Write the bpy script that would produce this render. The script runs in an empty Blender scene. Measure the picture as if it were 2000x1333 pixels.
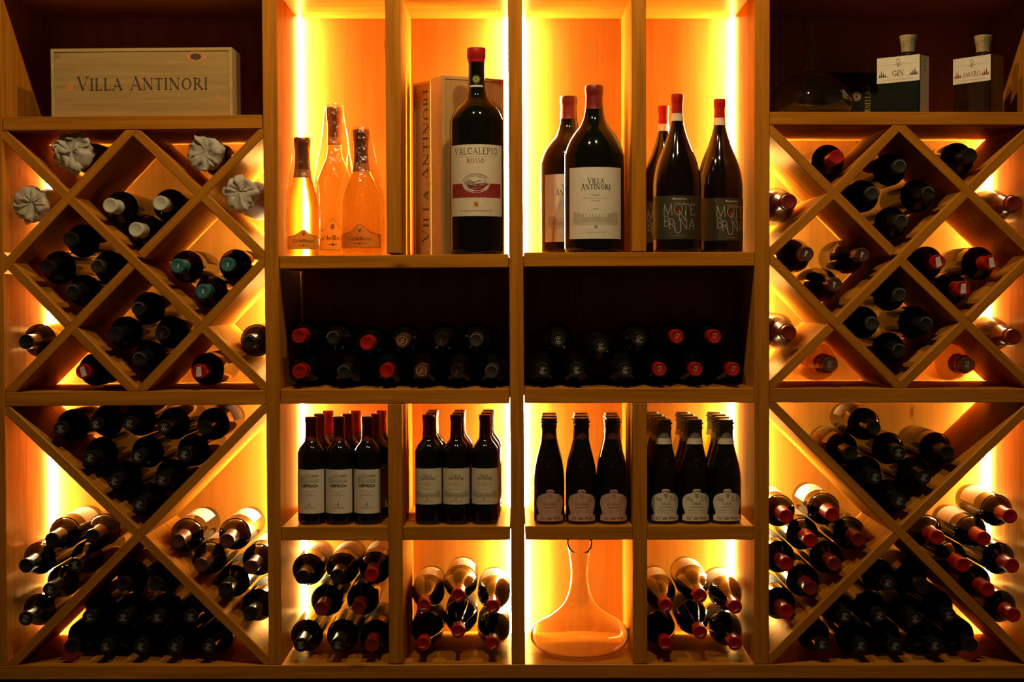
import bpy, bmesh, math, random
from mathutils import Vector, Matrix, noise
random.seed(7)
C = bpy.context.scene.collection
PI = math.pi
# ------------------------------------------------------------------ camera, world, lights, exposure
F = 2970.0                     # focal length in pixels of the 2000 x 1333 frame
CAM = Vector((0.0, -3.3, 1.35))
PITCH, YAW, ROLL = math.radians(1.66), math.radians(0.19), math.radians(-0.15)
RC = Matrix.Rotation(YAW, 3, 'Z') @ Matrix.Rotation(PI/2-PITCH, 3, 'X') @ Matrix.Rotation(ROLL, 3, 'Z')
cd = bpy.data.cameras.new('camera'); cam = bpy.data.objects.new('camera', cd); C.objects.link(cam)
cd.sensor_width = 36.0; cd.lens = 36.0*F/2000.0; cd.clip_start = 0.05
cam.matrix_world = Matrix.Translation(CAM) @ RC.to_4x4()
S = bpy.context.scene; S.camera = cam
S.view_settings.view_transform = 'Standard'; S.view_settings.look = 'None'
S.view_settings.gamma = 1.0; S.view_settings.exposure = 0.0; S.view_settings.use_curve_mapping = False
S.cycles.max_bounces = 12; S.cycles.transmission_bounces = 10; S.cycles.transparent_max_bounces = 12
w = bpy.data.worlds.new('room_air'); S.world = w; w.use_nodes = True
w.node_tree.nodes['Background'].inputs[0].default_value = (1.0, 0.62, 0.30, 1)
w.node_tree.nodes['Background'].inputs[1].default_value = 0.022
STRIP = 235.0                   # radiance of the LED strips
ROOM = 48.0                    # power of each of the two ceiling spots
for x in (-0.36, 0.30):
    ld = bpy.data.lights.new('ceiling_spot', 'SPOT'); ld.energy = ROOM; ld.color = (1.0, 0.72, 0.40)
    ld.shadow_soft_size = 0.028; ld.spot_size = math.radians(125); ld.spot_blend = 0.6
    lo = bpy.data.objects.new('ceiling_spot', ld); C.objects.link(lo)
    lo.location = (x, -0.95, 2.85)
    d = Vector((x*0.6, 0.05, 1.15)) - lo.location
    lo.rotation_euler = d.to_track_quat('-Z', 'Y').to_euler()

def P(px, py, y=0.0):
    "world point at depth y behind the shelf front that the pixel looks at"
    d = RC @ Vector(((px-1000.0)/F, -(py-666.5)/F, -1.0))
    return CAM + d*((y-CAM.y)/d.y)

# ------------------------------------------------------------------ materials
def nodes(name):
    m = bpy.data.materials.new(name); m.use_nodes = True
    return m, m.node_tree.nodes, m.node_tree.links, m.node_tree.nodes['Principled BSDF']
def plain(name, col, rough=0.5, metal=0.0, var=0.12, scale=60, coat=0.0, bump=0.0, spec=.5):
    m, N, L, b = nodes(name)
    b.inputs['Specular IOR Level'].default_value = spec
    b.inputs['Roughness'].default_value = rough; b.inputs['Metallic'].default_value = metal
    b.inputs['Coat Weight'].default_value = coat
    t = N.new('ShaderNodeTexCoord'); n = N.new('ShaderNodeTexNoise'); n.inputs['Scale'].default_value = scale
    n.inputs['Detail'].default_value = 3
    L.new(t.outputs['Object'], n.inputs['Vector'])
    r = N.new('ShaderNodeValToRGB'); L.new(n.outputs['Fac'], r.inputs['Fac'])
    r.color_ramp.elements[0].position = .3; r.color_ramp.elements[1].position = .7
    r.color_ramp.elements[0].color = tuple(c*(1-var) for c in col)+(1,)
    r.color_ramp.elements[1].color = tuple(min(1, c*(1+var)) for c in col)+(1,)
    L.new(r.outputs['Color'], b.inputs['Base Color'])
    if bump:
        bp = N.new('ShaderNodeBump'); bp.inputs['Strength'].default_value = bump; bp.inputs['Distance'].default_value = .002
        L.new(n.outputs['Fac'], bp.inputs['Height']); L.new(bp.outputs['Normal'], b.inputs['Normal'])
    return m
def wood(name, lo, hi, rough=0.62, knots=0.0, gs=1.0):
    m, N, L, b = nodes(name)
    uv = N.new('ShaderNodeUVMap'); uv.uv_map = 'grain'
    oi = N.new('ShaderNodeObjectInfo')
    cmb = N.new('ShaderNodeCombineXYZ')
    mul = N.new('ShaderNodeMath'); mul.operation = 'MULTIPLY'; mul.inputs[1].default_value = 37.0
    L.new(oi.outputs['Random'], mul.inputs[0]); L.new(mul.outputs[0], cmb.inputs[2]); L.new(mul.outputs[0], cmb.inputs[0])
    add = N.new('ShaderNodeVectorMath'); add.operation = 'ADD'
    L.new(uv.outputs['UV'], add.inputs[0]); L.new(cmb.outputs[0], add.inputs[1])
    mp = N.new('ShaderNodeMapping'); mp.inputs['Scale'].default_value = (2.2*gs, 46*gs, 1.0)
    L.new(add.outputs[0], mp.inputs['Vector'])
    n1 = N.new('ShaderNodeTexNoise'); n1.inputs['Scale'].default_value = 1.6; n1.inputs['Detail'].default_value = 5
    n1.inputs['Distortion'].default_value = .5
    L.new(mp.outputs[0], n1.inputs['Vector'])
    mp2 = N.new('ShaderNodeMapping'); mp2.inputs['Scale'].default_value = (7*gs, 420*gs, 1.0)
    L.new(add.outputs[0], mp2.inputs['Vector'])
    n2 = N.new('ShaderNodeTexNoise'); n2.inputs['Scale'].default_value = 1.0; n2.inputs['Detail'].default_value = 2
    L.new(mp2.outputs[0], n2.inputs['Vector'])
    mx = N.new('ShaderNodeMix'); mx.inputs[0].default_value = .3
    L.new(n1.outputs['Fac'], mx.inputs[2]); L.new(n2.outputs['Fac'], mx.inputs[3])
    r = N.new('ShaderNodeValToRGB'); L.new(mx.outputs[0], r.inputs['Fac'])
    r.color_ramp.elements[0].position = .34; r.color_ramp.elements[1].position = .64
    r.color_ramp.elements[0].color = lo+(1,); r.color_ramp.elements[1].color = hi+(1,)
    out = r.outputs['Color']
    mp3 = N.new('ShaderNodeMapping'); mp3.inputs['Scale'].default_value = (3.2, 11, 1.0)
    L.new(add.outputs[0], mp3.inputs['Vector'])
    v = N.new('ShaderNodeTexVoronoi'); v.inputs['Scale'].default_value = 1.0; v.inputs['Randomness'].default_value = 1.0
    L.new(mp3.outputs[0], v.inputs['Vector'])
    kr = N.new('ShaderNodeValToRGB'); L.new(v.outputs['Distance'], kr.inputs['Fac'])
    kr.color_ramp.elements[0].position = .03; kr.color_ramp.elements[1].position = .085+knots
    kr.color_ramp.elements[0].color = (.42, .30, .22, 1); kr.color_ramp.elements[1].color = (1, 1, 1, 1)
    mm = N.new('ShaderNodeMix'); mm.data_type = 'RGBA'; mm.blend_type = 'MULTIPLY'; mm.inputs[0].default_value = 1.0
    L.new(out, mm.inputs[6]); L.new(kr.outputs['Color'], mm.inputs[7])
    L.new(mm.outputs[2], b.inputs['Base Color'])
    b.inputs['Roughness'].default_value = rough
    b.inputs['Specular IOR Level'].default_value = 0.0
    gl = N.new('ShaderNodeBsdfGlossy'); gl.inputs[0].default_value = (1.0, .62, .24, 1); gl.inputs['Roughness'].default_value = .32   # amber varnish
    ms = N.new('ShaderNodeMixShader'); ms.inputs[0].default_value = .045
    L.new(b.outputs[0], ms.inputs[1]); L.new(gl.outputs[0], ms.inputs[2]); L.new(ms.outputs[0], N['Material Output'].inputs['Surface'])
    bp = N.new('ShaderNodeBump'); bp.inputs['Strength'].default_value = .12; bp.inputs['Distance'].default_value = .001
    L.new(mx.outputs[0], bp.inputs['Height']); L.new(bp.outputs['Normal'], b.inputs['Normal'])
    return m
def emit(name, col, s):
    m, N, L, b = nodes(name)
    b.inputs['Base Color'].default_value = (0, 0, 0, 1)
    b.inputs['Emission Color'].default_value = col+(1,); b.inputs['Emission Strength'].default_value = s
    return m
def glass(name, col, rough=0.0, ior=1.45, bump=0.0):
    m, N, L, b = nodes(name)
    b.inputs['Base Color'].default_value = col+(1,); b.inputs['Roughness'].default_value = rough
    b.inputs['Transmission Weight'].default_value = 1.0; b.inputs['IOR'].default_value = ior
    if bump:
        t = N.new('ShaderNodeTexCoord'); n = N.new('ShaderNodeTexNoise'); n.inputs['Scale'].default_value = 22
        L.new(t.outputs['Object'], n.inputs['Vector'])
        bp = N.new('ShaderNodeBump'); bp.inputs['Strength'].default_value = bump; bp.inputs['Distance'].default_value = .004
        L.new(n.outputs['Fac'], bp.inputs['Height']); L.new(bp.outputs['Normal'], b.inputs['Normal'])
    return m
def film(name, tint, gloss=.40):
    m, N, L, b = nodes(name)
    N.remove(b)
    tr = N.new('ShaderNodeBsdfTransparent'); tr.inputs[0].default_value = tint+(1,)
    gl = N.new('ShaderNodeBsdfGlossy'); gl.inputs[0].default_value = (1, 1, 1, 1); gl.inputs['Roughness'].default_value = .08
    lw = N.new('ShaderNodeLayerWeight'); lw.inputs[0].default_value = .25
    ma = N.new('ShaderNodeMath'); ma.operation = 'MULTIPLY_ADD'; ma.inputs[1].default_value = .55; ma.inputs[2].default_value = gloss*.25
    L.new(lw.outputs['Facing'], ma.inputs[0])
    mi = N.new('ShaderNodeMixShader'); L.new(ma.outputs[0], mi.inputs[0]); L.new(tr.outputs[0], mi.inputs[1]); L.new(gl.outputs[0], mi.inputs[2])
    L.new(mi.outputs[0], N['Material Output'].inputs['Surface'])
    t = N.new('ShaderNodeTexCoord'); n = N.new('ShaderNodeTexNoise'); n.inputs['Scale'].default_value = 70; n.inputs['Distortion'].default_value = 1.5
    L.new(t.outputs['Object'], n.inputs['Vector'])
    bp = N.new('ShaderNodeBump'); bp.inputs['Strength'].default_value = .8; bp.inputs['Distance'].default_value = .003
    L.new(n.outputs['Fac'], bp.inputs['Height']); L.new(bp.outputs['Normal'], gl.inputs['Normal'])
    return m
M = dict(
    pine=wood('varnished_pine', (.32, .112, .008), (.52, .195, .015)),
    panel=wood('pine_back_panel', (.42, .160, .016), (.53, .212, .028), rough=.5, gs=.6),
    crate=wood('raw_crate_pine', (.34, .21, .065), (.46, .30, .105), rough=.6, knots=.05),
    crate_edge=wood('crate_edge_pine', (.42, .28, .10), (.52, .36, .14), rough=.6),
    led=emit('led_strip_light', (1.0, .79, .40), STRIP),
    dark=plain('black_green_glass', (.004, .0045, .002), .07, var=.2),
    brown=plain('black_brown_glass', (.006, .003, .0015), .07, var=.2),
    moss=glass('yellow_green_glass', (.50, .42, .06), 0.0, 1.3),
    gold=glass('golden_wine_glass', (1.0, .97, .42), 0.0, 1.12, .3),
    rose=glass('rose_wine_glass', (1.0, .74, .36), 0.0, 1.15, .3),
    clear=glass('clear_crystal', (.99, .98, .95), 0.0, 1.5),
    smoke=glass('clear_thin_glass', (.93, .92, .86), 0.0, 1.5),
    film=film('cellophane', (.97, .90, .74)),
    filmo=film('orange_cellophane', (1.0, .72, .42)),
    c_red=plain('red_capsule', (.34, .008, .005), .42, spec=.25),
    c_darkred=plain('dark_red_capsule', (.17, .012, .007), .38),
    c_black=plain('black_capsule', (.012, .011, .008), .34, var=.3, coat=.2),
    c_olive=plain('olive_black_capsule', (.022, .021, .012), .4, var=.3),
    c_brown=plain('brown_capsule', (.085, .028, .018), .35),
    c_teal=plain('teal_capsule', (.030, .135, .145), .4),
    c_white=plain('cream_capsule', (.56, .52, .36), .5, var=.06),
    c_grey=plain('grey_green_capsule', (.16, .155, .11), .45),
    c_copper=plain('copper_foil', (.34, .12, .05), .30, metal=.7, bump=.4),
    c_copperlight=plain('light_copper_foil', (.55, .24, .10), .35, metal=.5, bump=.3),
    paper=plain('cream_label_paper', (.62, .54, .36), .6, var=.05),
    paperw=plain('white_label_paper', (.66, .60, .45), .6, var=.05),
    paperp=plain('rose_label_paper', (.55, .32, .22), .6, var=.14, scale=90),
    papero=plain('amber_label_paper', (.84, .44, .10), .6, var=.06),
    paperk=plain('dark_olive_label_paper', (.036, .030, .012), .55, var=.1),
    tissue=plain('crumpled_tissue', (.60, .54, .40), .75, var=.2, scale=35, bump=.9),
    ink=plain('black_ink', (.025, .020, .015), .6), inkg=plain('grey_ink', (.30, .26, .18), .7),
    inkf=plain('faint_ink', (.44, .38, .26), .7), inkr=plain('red_ink', (.26, .018, .012), .6),
    inkgold=plain('gold_ink', (.42, .27, .09), .5, metal=.2), inkpale=plain('pale_ink', (.50, .46, .34), .6),
    inksilver=plain('silver_ink', (.34, .33, .24), .5), inkgreen=plain('green_ink', (.10, .20, .03), .6),
    inkbrand=plain('branded_brown_ink', (.075, .040, .022), .7), inkorange=plain('orange_ink', (.55, .22, .05), .6),
    cork=plain('cork_stopper', (.34, .23, .09), .6, var=.3, scale=150), ribbon=plain('sage_wax_band', (.22, .23, .14), .5),
    box=plain('black_gift_box', (.010, .011, .008), .35), gindark=plain('dark_square_glass', (.010, .014, .010), .07, coat=.5),
    amaro=plain('dark_amaro_glass', (.022, .008, .005), .08, coat=.5),
    stone=plain('dark_floor_tiles', (.10, .06, .035), .5, scale=6), wall=plain('dark_room_plaster', (.16, .09, .05), .8, scale=8),
)

def sheet_through(m, col, f):
    "thin paper lets light through from behind"
    N, L = m.node_tree.nodes, m.node_tree.links; b = N['Principled BSDF']
    t = N.new('ShaderNodeBsdfTranslucent'); t.inputs[0].default_value = col+(1,); x = N.new('ShaderNodeMixShader'); x.inputs[0].default_value = f
    L.new(b.outputs[0], x.inputs[1]); L.new(t.outputs[0], x.inputs[2]); L.new(x.outputs[0], N['Material Output'].inputs['Surface'])
sheet_through(M['papero'], (.95, .50, .12), .5)
sheet_through(M['tissue'], (.80, .70, .52), .3)

# ------------------------------------------------------------------ object helpers
def link(name, me, parent=None):
    o = bpy.data.objects.new(name, me); C.objects.link(o)
    if parent is not None: o.parent = parent
    return o
def thing(name, label=None, cat=None, group=None, loc=None):
    o = bpy.data.objects.new(name, None); C.objects.link(o); o.empty_display_size = .02
    if loc is not None: o.location = loc
    tag(o, label, cat, group); return o
def tag(o, label=None, cat=None, group=None, kind=None):
    if label: o['label'] = label
    if cat: o['category'] = cat
    if group: o['group'] = group
    if kind: o['kind'] = kind
    return o
def grain_uv(me, along):
    "uv 'grain' in metres: u along the board, v across it"
    along = Vector(along).normalized()
    side = Vector((0, 1, 0)) if abs(along.y) < .9 else Vector((1, 0, 0))
    other = along.cross(side).normalized()
    l = me.uv_layers.new(name='grain')
    for p in me.polygons:
        for li in p.loop_indices:
            co = me.vertices[me.loops[li].vertex_index].co
            l.data[li].uv = (co.dot(along), co.dot(other)*1.0 + co.dot(side)*.93)
def prism(name, polys, y0, y1, mat, parent, along, bev=.0012):
    "polys: outlines in photo pixels of the front plane, run straight back from y0 to y1"
    bm = bmesh.new()
    for pl in polys:
        a = [P(x, y) for x, y in pl]
        f = [bm.verts.new((p.x, y0, p.z)) for p in a]; b = [bm.verts.new((p.x, y1, p.z)) for p in a]
        n = len(a)
        bm.faces.new(f); bm.faces.new(list(reversed(b)))
        for i in range(n): bm.faces.new((f[i], b[i], b[(i+1) % n], f[(i+1) % n]))
    bmesh.ops.recalc_face_normals(bm, faces=bm.faces)
    if bev: bmesh.ops.bevel(bm, geom=list(bm.edges), offset=bev, segments=1, affect='EDGES', clamp_overlap=True)
    me = bpy.data.meshes.new(name); bm.to_mesh(me); bm.free(); me.materials.append(mat)
    grain_uv(me, along)
    return link(name, me, parent)
def lathe(prof, mat, name, parent=None, seg=40, jit=None, closed=False, smooth=True):
    bm = bmesh.new(); rings = []
    for k, (r, z) in enumerate(prof):
        if r < 1e-6: rings.append([bm.verts.new((0, 0, z))]); continue
        ring = []
        for i in range(seg):
            a = 2*PI*i/seg; rr, zz = r, z
            if jit: rr, zz = jit(k, i, a, r, z)
            ring.append(bm.verts.new((rr*math.sin(a), -rr*math.cos(a), zz)))
        rings.append(ring)
    for a, b in zip(rings, rings[1:]):
        for i in range(seg):
            j = (i+1) % seg
            if len(a) == 1 and len(b) == 1: continue
            if len(a) == 1: bm.faces.new((a[0], b[j], b[i]))
            elif len(b) == 1: bm.faces.new((a[i], a[j], b[0]))
            else: bm.faces.new((a[i], a[j], b[j], b[i]))
    bmesh.ops.recalc_face_normals(bm, faces=bm.faces)
    me = bpy.data.meshes.new(name); bm.to_mesh(me); bm.free(); me.materials.append(mat)
    if smooth:
        for p in me.polygons: p.use_smooth = True
        me.set_sharp_from_angle(angle=math.radians(38))
    return link(name, me, parent)

# ------------------------------------------------------------------ lettering
def glyph(ch):
    l, s, a = [], [], []
    K, k = 1, 0
    if ch == 'I': w = .34; l = [(.17, 0, .17, 1, K)]; s = [(.17, 0), (.17, 1)]
    elif ch == 'L': w = .62; l = [(.16, 0, .16, 1, K), (.16, .02, .58, .02, k), (.57, 0, .57, .2, k)]; s = [(.16, 0), (.16, 1)]
    elif ch == 'V': w = .80; l = [(.12, 1, .42, 0, K), (.42, 0, .70, 1, k)]; s = [(.12, 1), (.70, 1)]
    elif ch == 'A': w = .80; l = [(.10, 0, .40, 1, k), (.40, 1, .70, 0, K), (.2, .33, .6, .33, k)]; s = [(.10, 0), (.70, 0)]
    elif ch == 'N': w = .86; l = [(.14, 0, .14, 1, k), (.14, 1, .72, 0, K), (.72, 0, .72, 1, k)]; s = [(.14, 0), (.10, 1), (.72, 1)]
    elif ch == 'M': w = 1.0; l = [(.12, 0, .18, 1, k), (.18, 1, .5, .05, K), (.5, .05, .82, 1, k), (.82, 1, .88, 0, K)]; s = [(.12, 0), (.88, 0)]
    elif ch == 'T': w = .68; l = [(.34, 0, .34, 1, K), (.05, .98, .63, .98, k), (.06, .82, .06, .98, k), (.62, .82, .62, .98, k)]; s = [(.34, 0)]
    elif ch == 'O': w = .90; a = [(.45, .5, .37, .5, 0, 360)]
    elif ch == 'C': w = .80; a = [(.45, .5, .37, .5, 42, 318)]; l = [(.73, .72, .73, .98, k)]
    elif ch == 'G': w = .86; a = [(.45, .5, .37, .5, 42, 330)]; l = [(.73, .72, .73, .98, k), (.74, .08, .74, .42, K)]; s = [(.74, .42)]
    elif ch == 'D': w = .84; l = [(.16, 0, .16, 1, K)]; a = [(.34, .5, .38, .5, -90, 90)]; l += [(.16, .98, .36, .98, k), (.16, .02, .36, .02, k)]; s = [(.12, 0), (.12, 1)]
    elif ch in 'PRB':
        w = .66 if ch != 'R' else .76
        l = [(.16, 0, .16, 1, K), (.16, .98, .36, .98, k), (.16, .50, .36, .50, k)]; a = [(.34, .74, .22, .25, -90, 90)]; s = [(.14, 0), (.12, 1)]
        if ch == 'R': l.append((.34, .50, .70, 0, K)); s.append((.70, 0))
        if ch == 'B': a.append((.36, .26, .25, .26, -90, 90)); l.append((.16, .02, .38, .02, k))
    elif ch in 'EF':
        w = .62; l = [(.16, 0, .16, 1, K), (.16, .98, .56, .98, k), (.16, .52, .46, .52, k), (.55, .82, .55, .98, k)]; s = [(.14, 0), (.12, 1)]
        if ch == 'E': l += [(.16, .02, .56, .02, k), (.56, 0, .56, .18, k)]
    elif ch == 'S': w = .58; a = [(.29, .74, .2, .25, 40, 250), (.29, .26, .22, .26, -140, 80)]
    elif ch == 'U': w = .84; l = [(.16, .3, .16, 1, K), (.70, .3, .70, 1, k)]; a = [(.43, .32, .27, .32, 180, 360)]; s = [(.16, 1), (.70, 1)]
    elif ch == "'": w = .22; l = [(.1, .75, .13, 1, K)]
    elif ch == '.': w = .3; l = [(.14, 0, .14, .12, K)]
    else: w = .38
    return w, l, s, a
class Print:
    "flat or wrapped artwork: polygons in (s, z) with a material each"
    def __init__(s): s.items = []            # (pts, mat, layer)
    def poly(s, pts, mat, layer=1): s.items.append((pts, mat, layer)); return s
    def rect(s, x0, x1, z0, z1, mat, layer=1):
        n = max(1, int(math.ceil(abs(x1-x0)/.006)))
        for i in range(n):
            a = x0+(x1-x0)*i/n; b = x0+(x1-x0)*(i+1)/n
            s.items.append(([(a, z0), (b, z0), (b, z1), (a, z1)], mat, layer))
        return s
    def band(s, fz0, fz1, x0, x1, mat, layer=0, n=28):
        for i in range(n):
            a = x0+(x1-x0)*i/n; b = x0+(x1-x0)*(i+1)/n
            s.items.append(([(a, fz0(a)), (b, fz0(b)), (b, fz1(b)), (a, fz1(a))], mat, layer))
        return s
    def seg(s, x0, z0, x1, z1, t, mat, layer=1):
        d = Vector((x1-x0, z1-z0)); L = d.length
        if L < 1e-9: return s
        n = Vector((-d.y, d.x))/L*t/2
        s.items.append(([(x0+n.x, z0+n.y), (x0-n.x, z0-n.y), (x1-n.x, z1-n.y), (x1+n.x, z1+n.y)], mat, layer)); return s
    def ring(s, cx, cz, rx, rz, t, mat, layer=1, a0=0, a1=360, n=24, mod=False, tk=None):
        for i in range(n):
            p = math.radians(a0+(a1-a0)*i/n); q = math.radians(a0+(a1-a0)*(i+1)/n)
            def th(u): return (tk+(t-tk)*abs(math.cos(u))) if tk is not None else t
            o = []
            for u, sg in ((p, 1), (p, -1), (q, -1), (q, 1)):
                o.append((cx+(rx+sg*th(u)/2-(th(u)/2 if tk is not None else 0))*math.cos(u), cz+(rz+sg*th(u)/2-(th(u)/2 if tk is not None else 0))*math.sin(u)))
            s.items.append((o, mat, layer))
        return s
    def disc(s, cx, cz, rx, rz, mat, layer=1, n=20):
        s.items.append(([(cx+rx*math.cos(2*PI*i/n), cz+rz*math.sin(2*PI*i/n)) for i in range(n)], mat, layer)); return s
    def text(s, t, x, z, h, mat, layer=2, small=1.0, thick=.13, thin=.045, serif=True, sp=.06, wx=1.0, rot=False):
        out = Print(); cx = 0
        for i, ch in enumerate(t):
            hh = h if (ch.isupper() or ch in " '.") else h*small
            w, l, sf, a = glyph(ch.upper())
            q = hh*wx
            for (x0, z0, x1, z1, k) in l: out.seg(cx+x0*q, z0*hh, cx+x1*q, z1*hh, (thick if k else thin)*h, mat, layer)
            if serif:
                for (sx, sz) in sf: out.seg(cx+(sx-.12)*q, (sz if sz else .015)*hh, cx+(sx+.12)*q, (sz if sz else .015)*hh, thin*h, mat, layer)
            for (ax, az, rx, rz, a0, a1) in a: out.ring(cx+ax*q, az*hh, rx*q, rz*hh, thick*h, mat, layer, a0, a1, 20, tk=thin*h)
            cx += (w+sp)*q
        for pts, m, ly in out.items:
            if rot: s.items.append(([(x-b, z+a-cx/2) for a, b in pts], m, ly))
            else: s.items.append(([(x+a-cx/2, z+b) for a, b in pts], m, ly))
        return s
    def word(s, t, x, z, h, mat, layer=2, bold=0.0, shear=0.0, wx=1.0):
        "lettering in Blender's built-in typeface, centred on x"
        cu = bpy.data.curves.new('lettering', 'FONT'); cu.body = t; cu.size = h*1.35; cu.align_x = 'CENTER'
        cu.offset = bold*h; cu.shear = shear; cu.resolution_u = 2
        ob = bpy.data.objects.new('lettering', cu); C.objects.link(ob)
        dg = bpy.context.evaluated_depsgraph_get(); me = bpy.data.meshes.new_from_object(ob.evaluated_get(dg))
        for p in me.polygons:
            s.items.append(([(x+me.vertices[v].co.x*wx, z+me.vertices[v].co.y) for v in p.vertices], mat, layer))
        bpy.data.objects.remove(ob); bpy.data.curves.remove(cu); bpy.data.meshes.remove(me)
        return s
    def lines(s, x, z, ws, h, gap, mat, layer=1):
        "rows of print too small to read"
        for wd in ws:
            x0 = x-wd/2
            while x0 < x+wd/2:
                l = random.uniform(.5, 1.3)*gap
                s.rect(x0, min(x0+l, x+wd/2), z, z+h, mat, layer); x0 += l*1.25
            z -= gap
        return s
    def build(s, name, parent, r=None, z0=0.0, turn=0.0, plane=None, eps=.0004, x0=0.0):
        bm = bmesh.new(); mats = []; 
        for pts, m, ly in s.items:
            if m not in mats: mats.append(m)
            vs = []
            for (u, v) in pts:
                e = eps+ly*.00022
                if r: R = r+e; a = u/r+turn; vs.append(bm.verts.new((R*math.sin(a), -R*math.cos(a), z0+v)))
                elif plane == 'cap': vs.append(bm.verts.new((u, v, z0+e)))
                else: vs.append(bm.verts.new((x0+u, -e, z0+v)))
            try: f = bm.faces.new(vs); f.material_index = mats.index(m); f.smooth = False
            except ValueError: pass
        bm.normal_update()
        for f in bm.faces:                     # face outwards
            c = f.calc_center_median()
            out = Vector((c.x, c.y, 0)) if r else (Vector((0, 0, 1)) if plane == 'cap' else Vector((0, -1, 0)))
            if f.normal.dot(out) < 0: f.normal_flip()
        me = bpy.data.meshes.new(name); bm.to_mesh(me); bm.free()
        for m in mats: me.materials.append(M[m])
        return link(name, me, parent)

# ------------------------------------------------------------------ the wine rack
rack = thing('wine_rack', 'wall-wide varnished pine wine rack with diamond lattices and warm lit cells', 'wine rack', loc=(0, 0, 0))
D = .33
V, H = (0, 0, 1), (1, 0, 0)
TOP, BOT = -18, 1298
prism('post', [[(-32, TOP), (1, TOP), (15, 1301), (-17, 1301)]], 0, D, M['pine'], rack, V)
prism('post', [[(511, TOP), (540, TOP), (550.5, 1299), (525, 1299)]], 0, D, M['pine'], rack, V)
prism('post', [[(991.5, TOP), (1019.5, TOP), (1026, 1298), (999, 1298)]], 0, D, M['pine'], rack, V)
prism('post', [[(1474.5, TOP), (1504, TOP), (1502, 1298), (1473, 1298)]], 0, D, M['pine'], rack, V)
prism('post', [[(2024, TOP), (2054, TOP), (2048, 1299), (2019, 1299)]], 0, D, M['pine'], rack, V)
prism('divider', [[(752, TOP), (782, TOP), (783.5, 495), (755.5, 495)]], 0, D, M['pine'], rack, V)
prism('divider', [[(1233.5, TOP), (1261.5, TOP), (1262.5, 492), (1234.5, 492)]], 0, D, M['pine'], rack, V)
prism('divider', [[(757, 789.5), (784.5, 789.5), (788, 1297.5), (760, 1297.5)]], 0, D, M['pine'], rack, V)
prism('divider', [[(1235.5, 788), (1264, 788), (1264.5, 1297.5), (1237, 1297.5)]], 0, D, M['pine'], rack, V)
SH = {}
def shelf(key, xa, ya, xb, yb, xc, yc, xd, yd):
    SH[key] = (xa, ya, xb, yb)
    prism('shelf', [[(xa, ya), (xb, yb), (xc, yc), (xd, yd)]], .0006, D, M['pine'], rack, H)
shelf('LT', 4.5, 228.5, 511.8, 224, 512, 251, 4.7, 256)
shelf('LM', 9.5, 767, 518.6, 763, 518.8, 791, 9.8, 794.5)
shelf('C1', 546, 500, 993.2, 496.5, 993.3, 522.5, 546.3, 525.5)
shelf('C2', 547.8, 761.5, 995, 760.5, 995.2, 788.8, 548, 789.5)
shelf('C3a', 549.5, 1030, 758, 1029.5, 758.2, 1056.5, 549.7, 1056.5)
shelf('C3b', 787, 1029.5, 996.7, 1029, 996.9, 1055.5, 787.2, 1056)
shelf('D1', 1023, 493.5, 1473.6, 492.3, 1473.6, 519.5, 1023.1, 521.5)
shelf('D2', 1024.4, 759.5, 1473.4, 759, 1473.3, 787, 1024.5, 788)
shelf('D3a', 1025.6, 1028.5, 1235.8, 1028.3, 1235.9, 1055, 1025.7, 1055.3)
shelf('D3b', 1264.6, 1028, 1473, 1028, 1473, 1055, 1264.7, 1055)
shelf('RT', 1504.3, 218.5, 2022.5, 219, 2022.3, 244.5, 1504.2, 244)
shelf('RM', 1503.6, 759, 2020.5, 759.5, 2020.4, 787, 1503.5, 786.5)
prism('top_board', [[(-34, -46), (2056, -46), (2056, TOP-.4), (-34, TOP-.4)]], 0, D, M['pine'], rack, H)
prism('bottom_board', [[(-22, 1301.4), (1000, 1298.4), (2060, 1299.2), (2060, 1326), (1000, 1325.5), (-22, 1328)]], -.002, D, M['pine'], rack, H)
prism('back_panel', [[(-36, -48), (2060, -48), (2060, 1330), (-36, 1330)]], D, D+.012, M['panel'], rack, V, bev=0)
SH['BOT'] = (14, 1301.4, 2020, 1298.6); SH['BC'] = (550, 1298.6, 1473, 1298.2)
PLANKS = []
BAY = {'L': [(1.5, 256.3), (515, 251.3), (522, 762.6), (9, 766.6)], 'LL': [(8, 794.8), (521.5, 791.3), (526, 1299.6), (14, 1301.0)],
       'R': [(1503.8, 244.3), (2024, 244.8), (2022, 759.1), (1502.8, 758.7)], 'RL': [(1502.8, 786.8), (2021, 787.2), (2019, 1299), (1502.2, 1298.3)]}
def clip(poly, region):
    for (x0, y0), (x1, y1) in zip(region, region[1:]+region[:1]):
        ins = lambda p: (x1-x0)*(p[1]-y0)-(y1-y0)*(p[0]-x0)
        out = []
        for p, q in zip(poly, poly[1:]+poly[:1]):
            a, b = ins(p), ins(q)
            if a >= 0: out.append(p)
            if (a >= 0) != (b >= 0):
                t = a/(a-b); out.append((p[0]+(q[0]-p[0])*t, p[1]+(q[1]-p[1])*t))
        poly = out
        if not poly: break
    return poly
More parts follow.
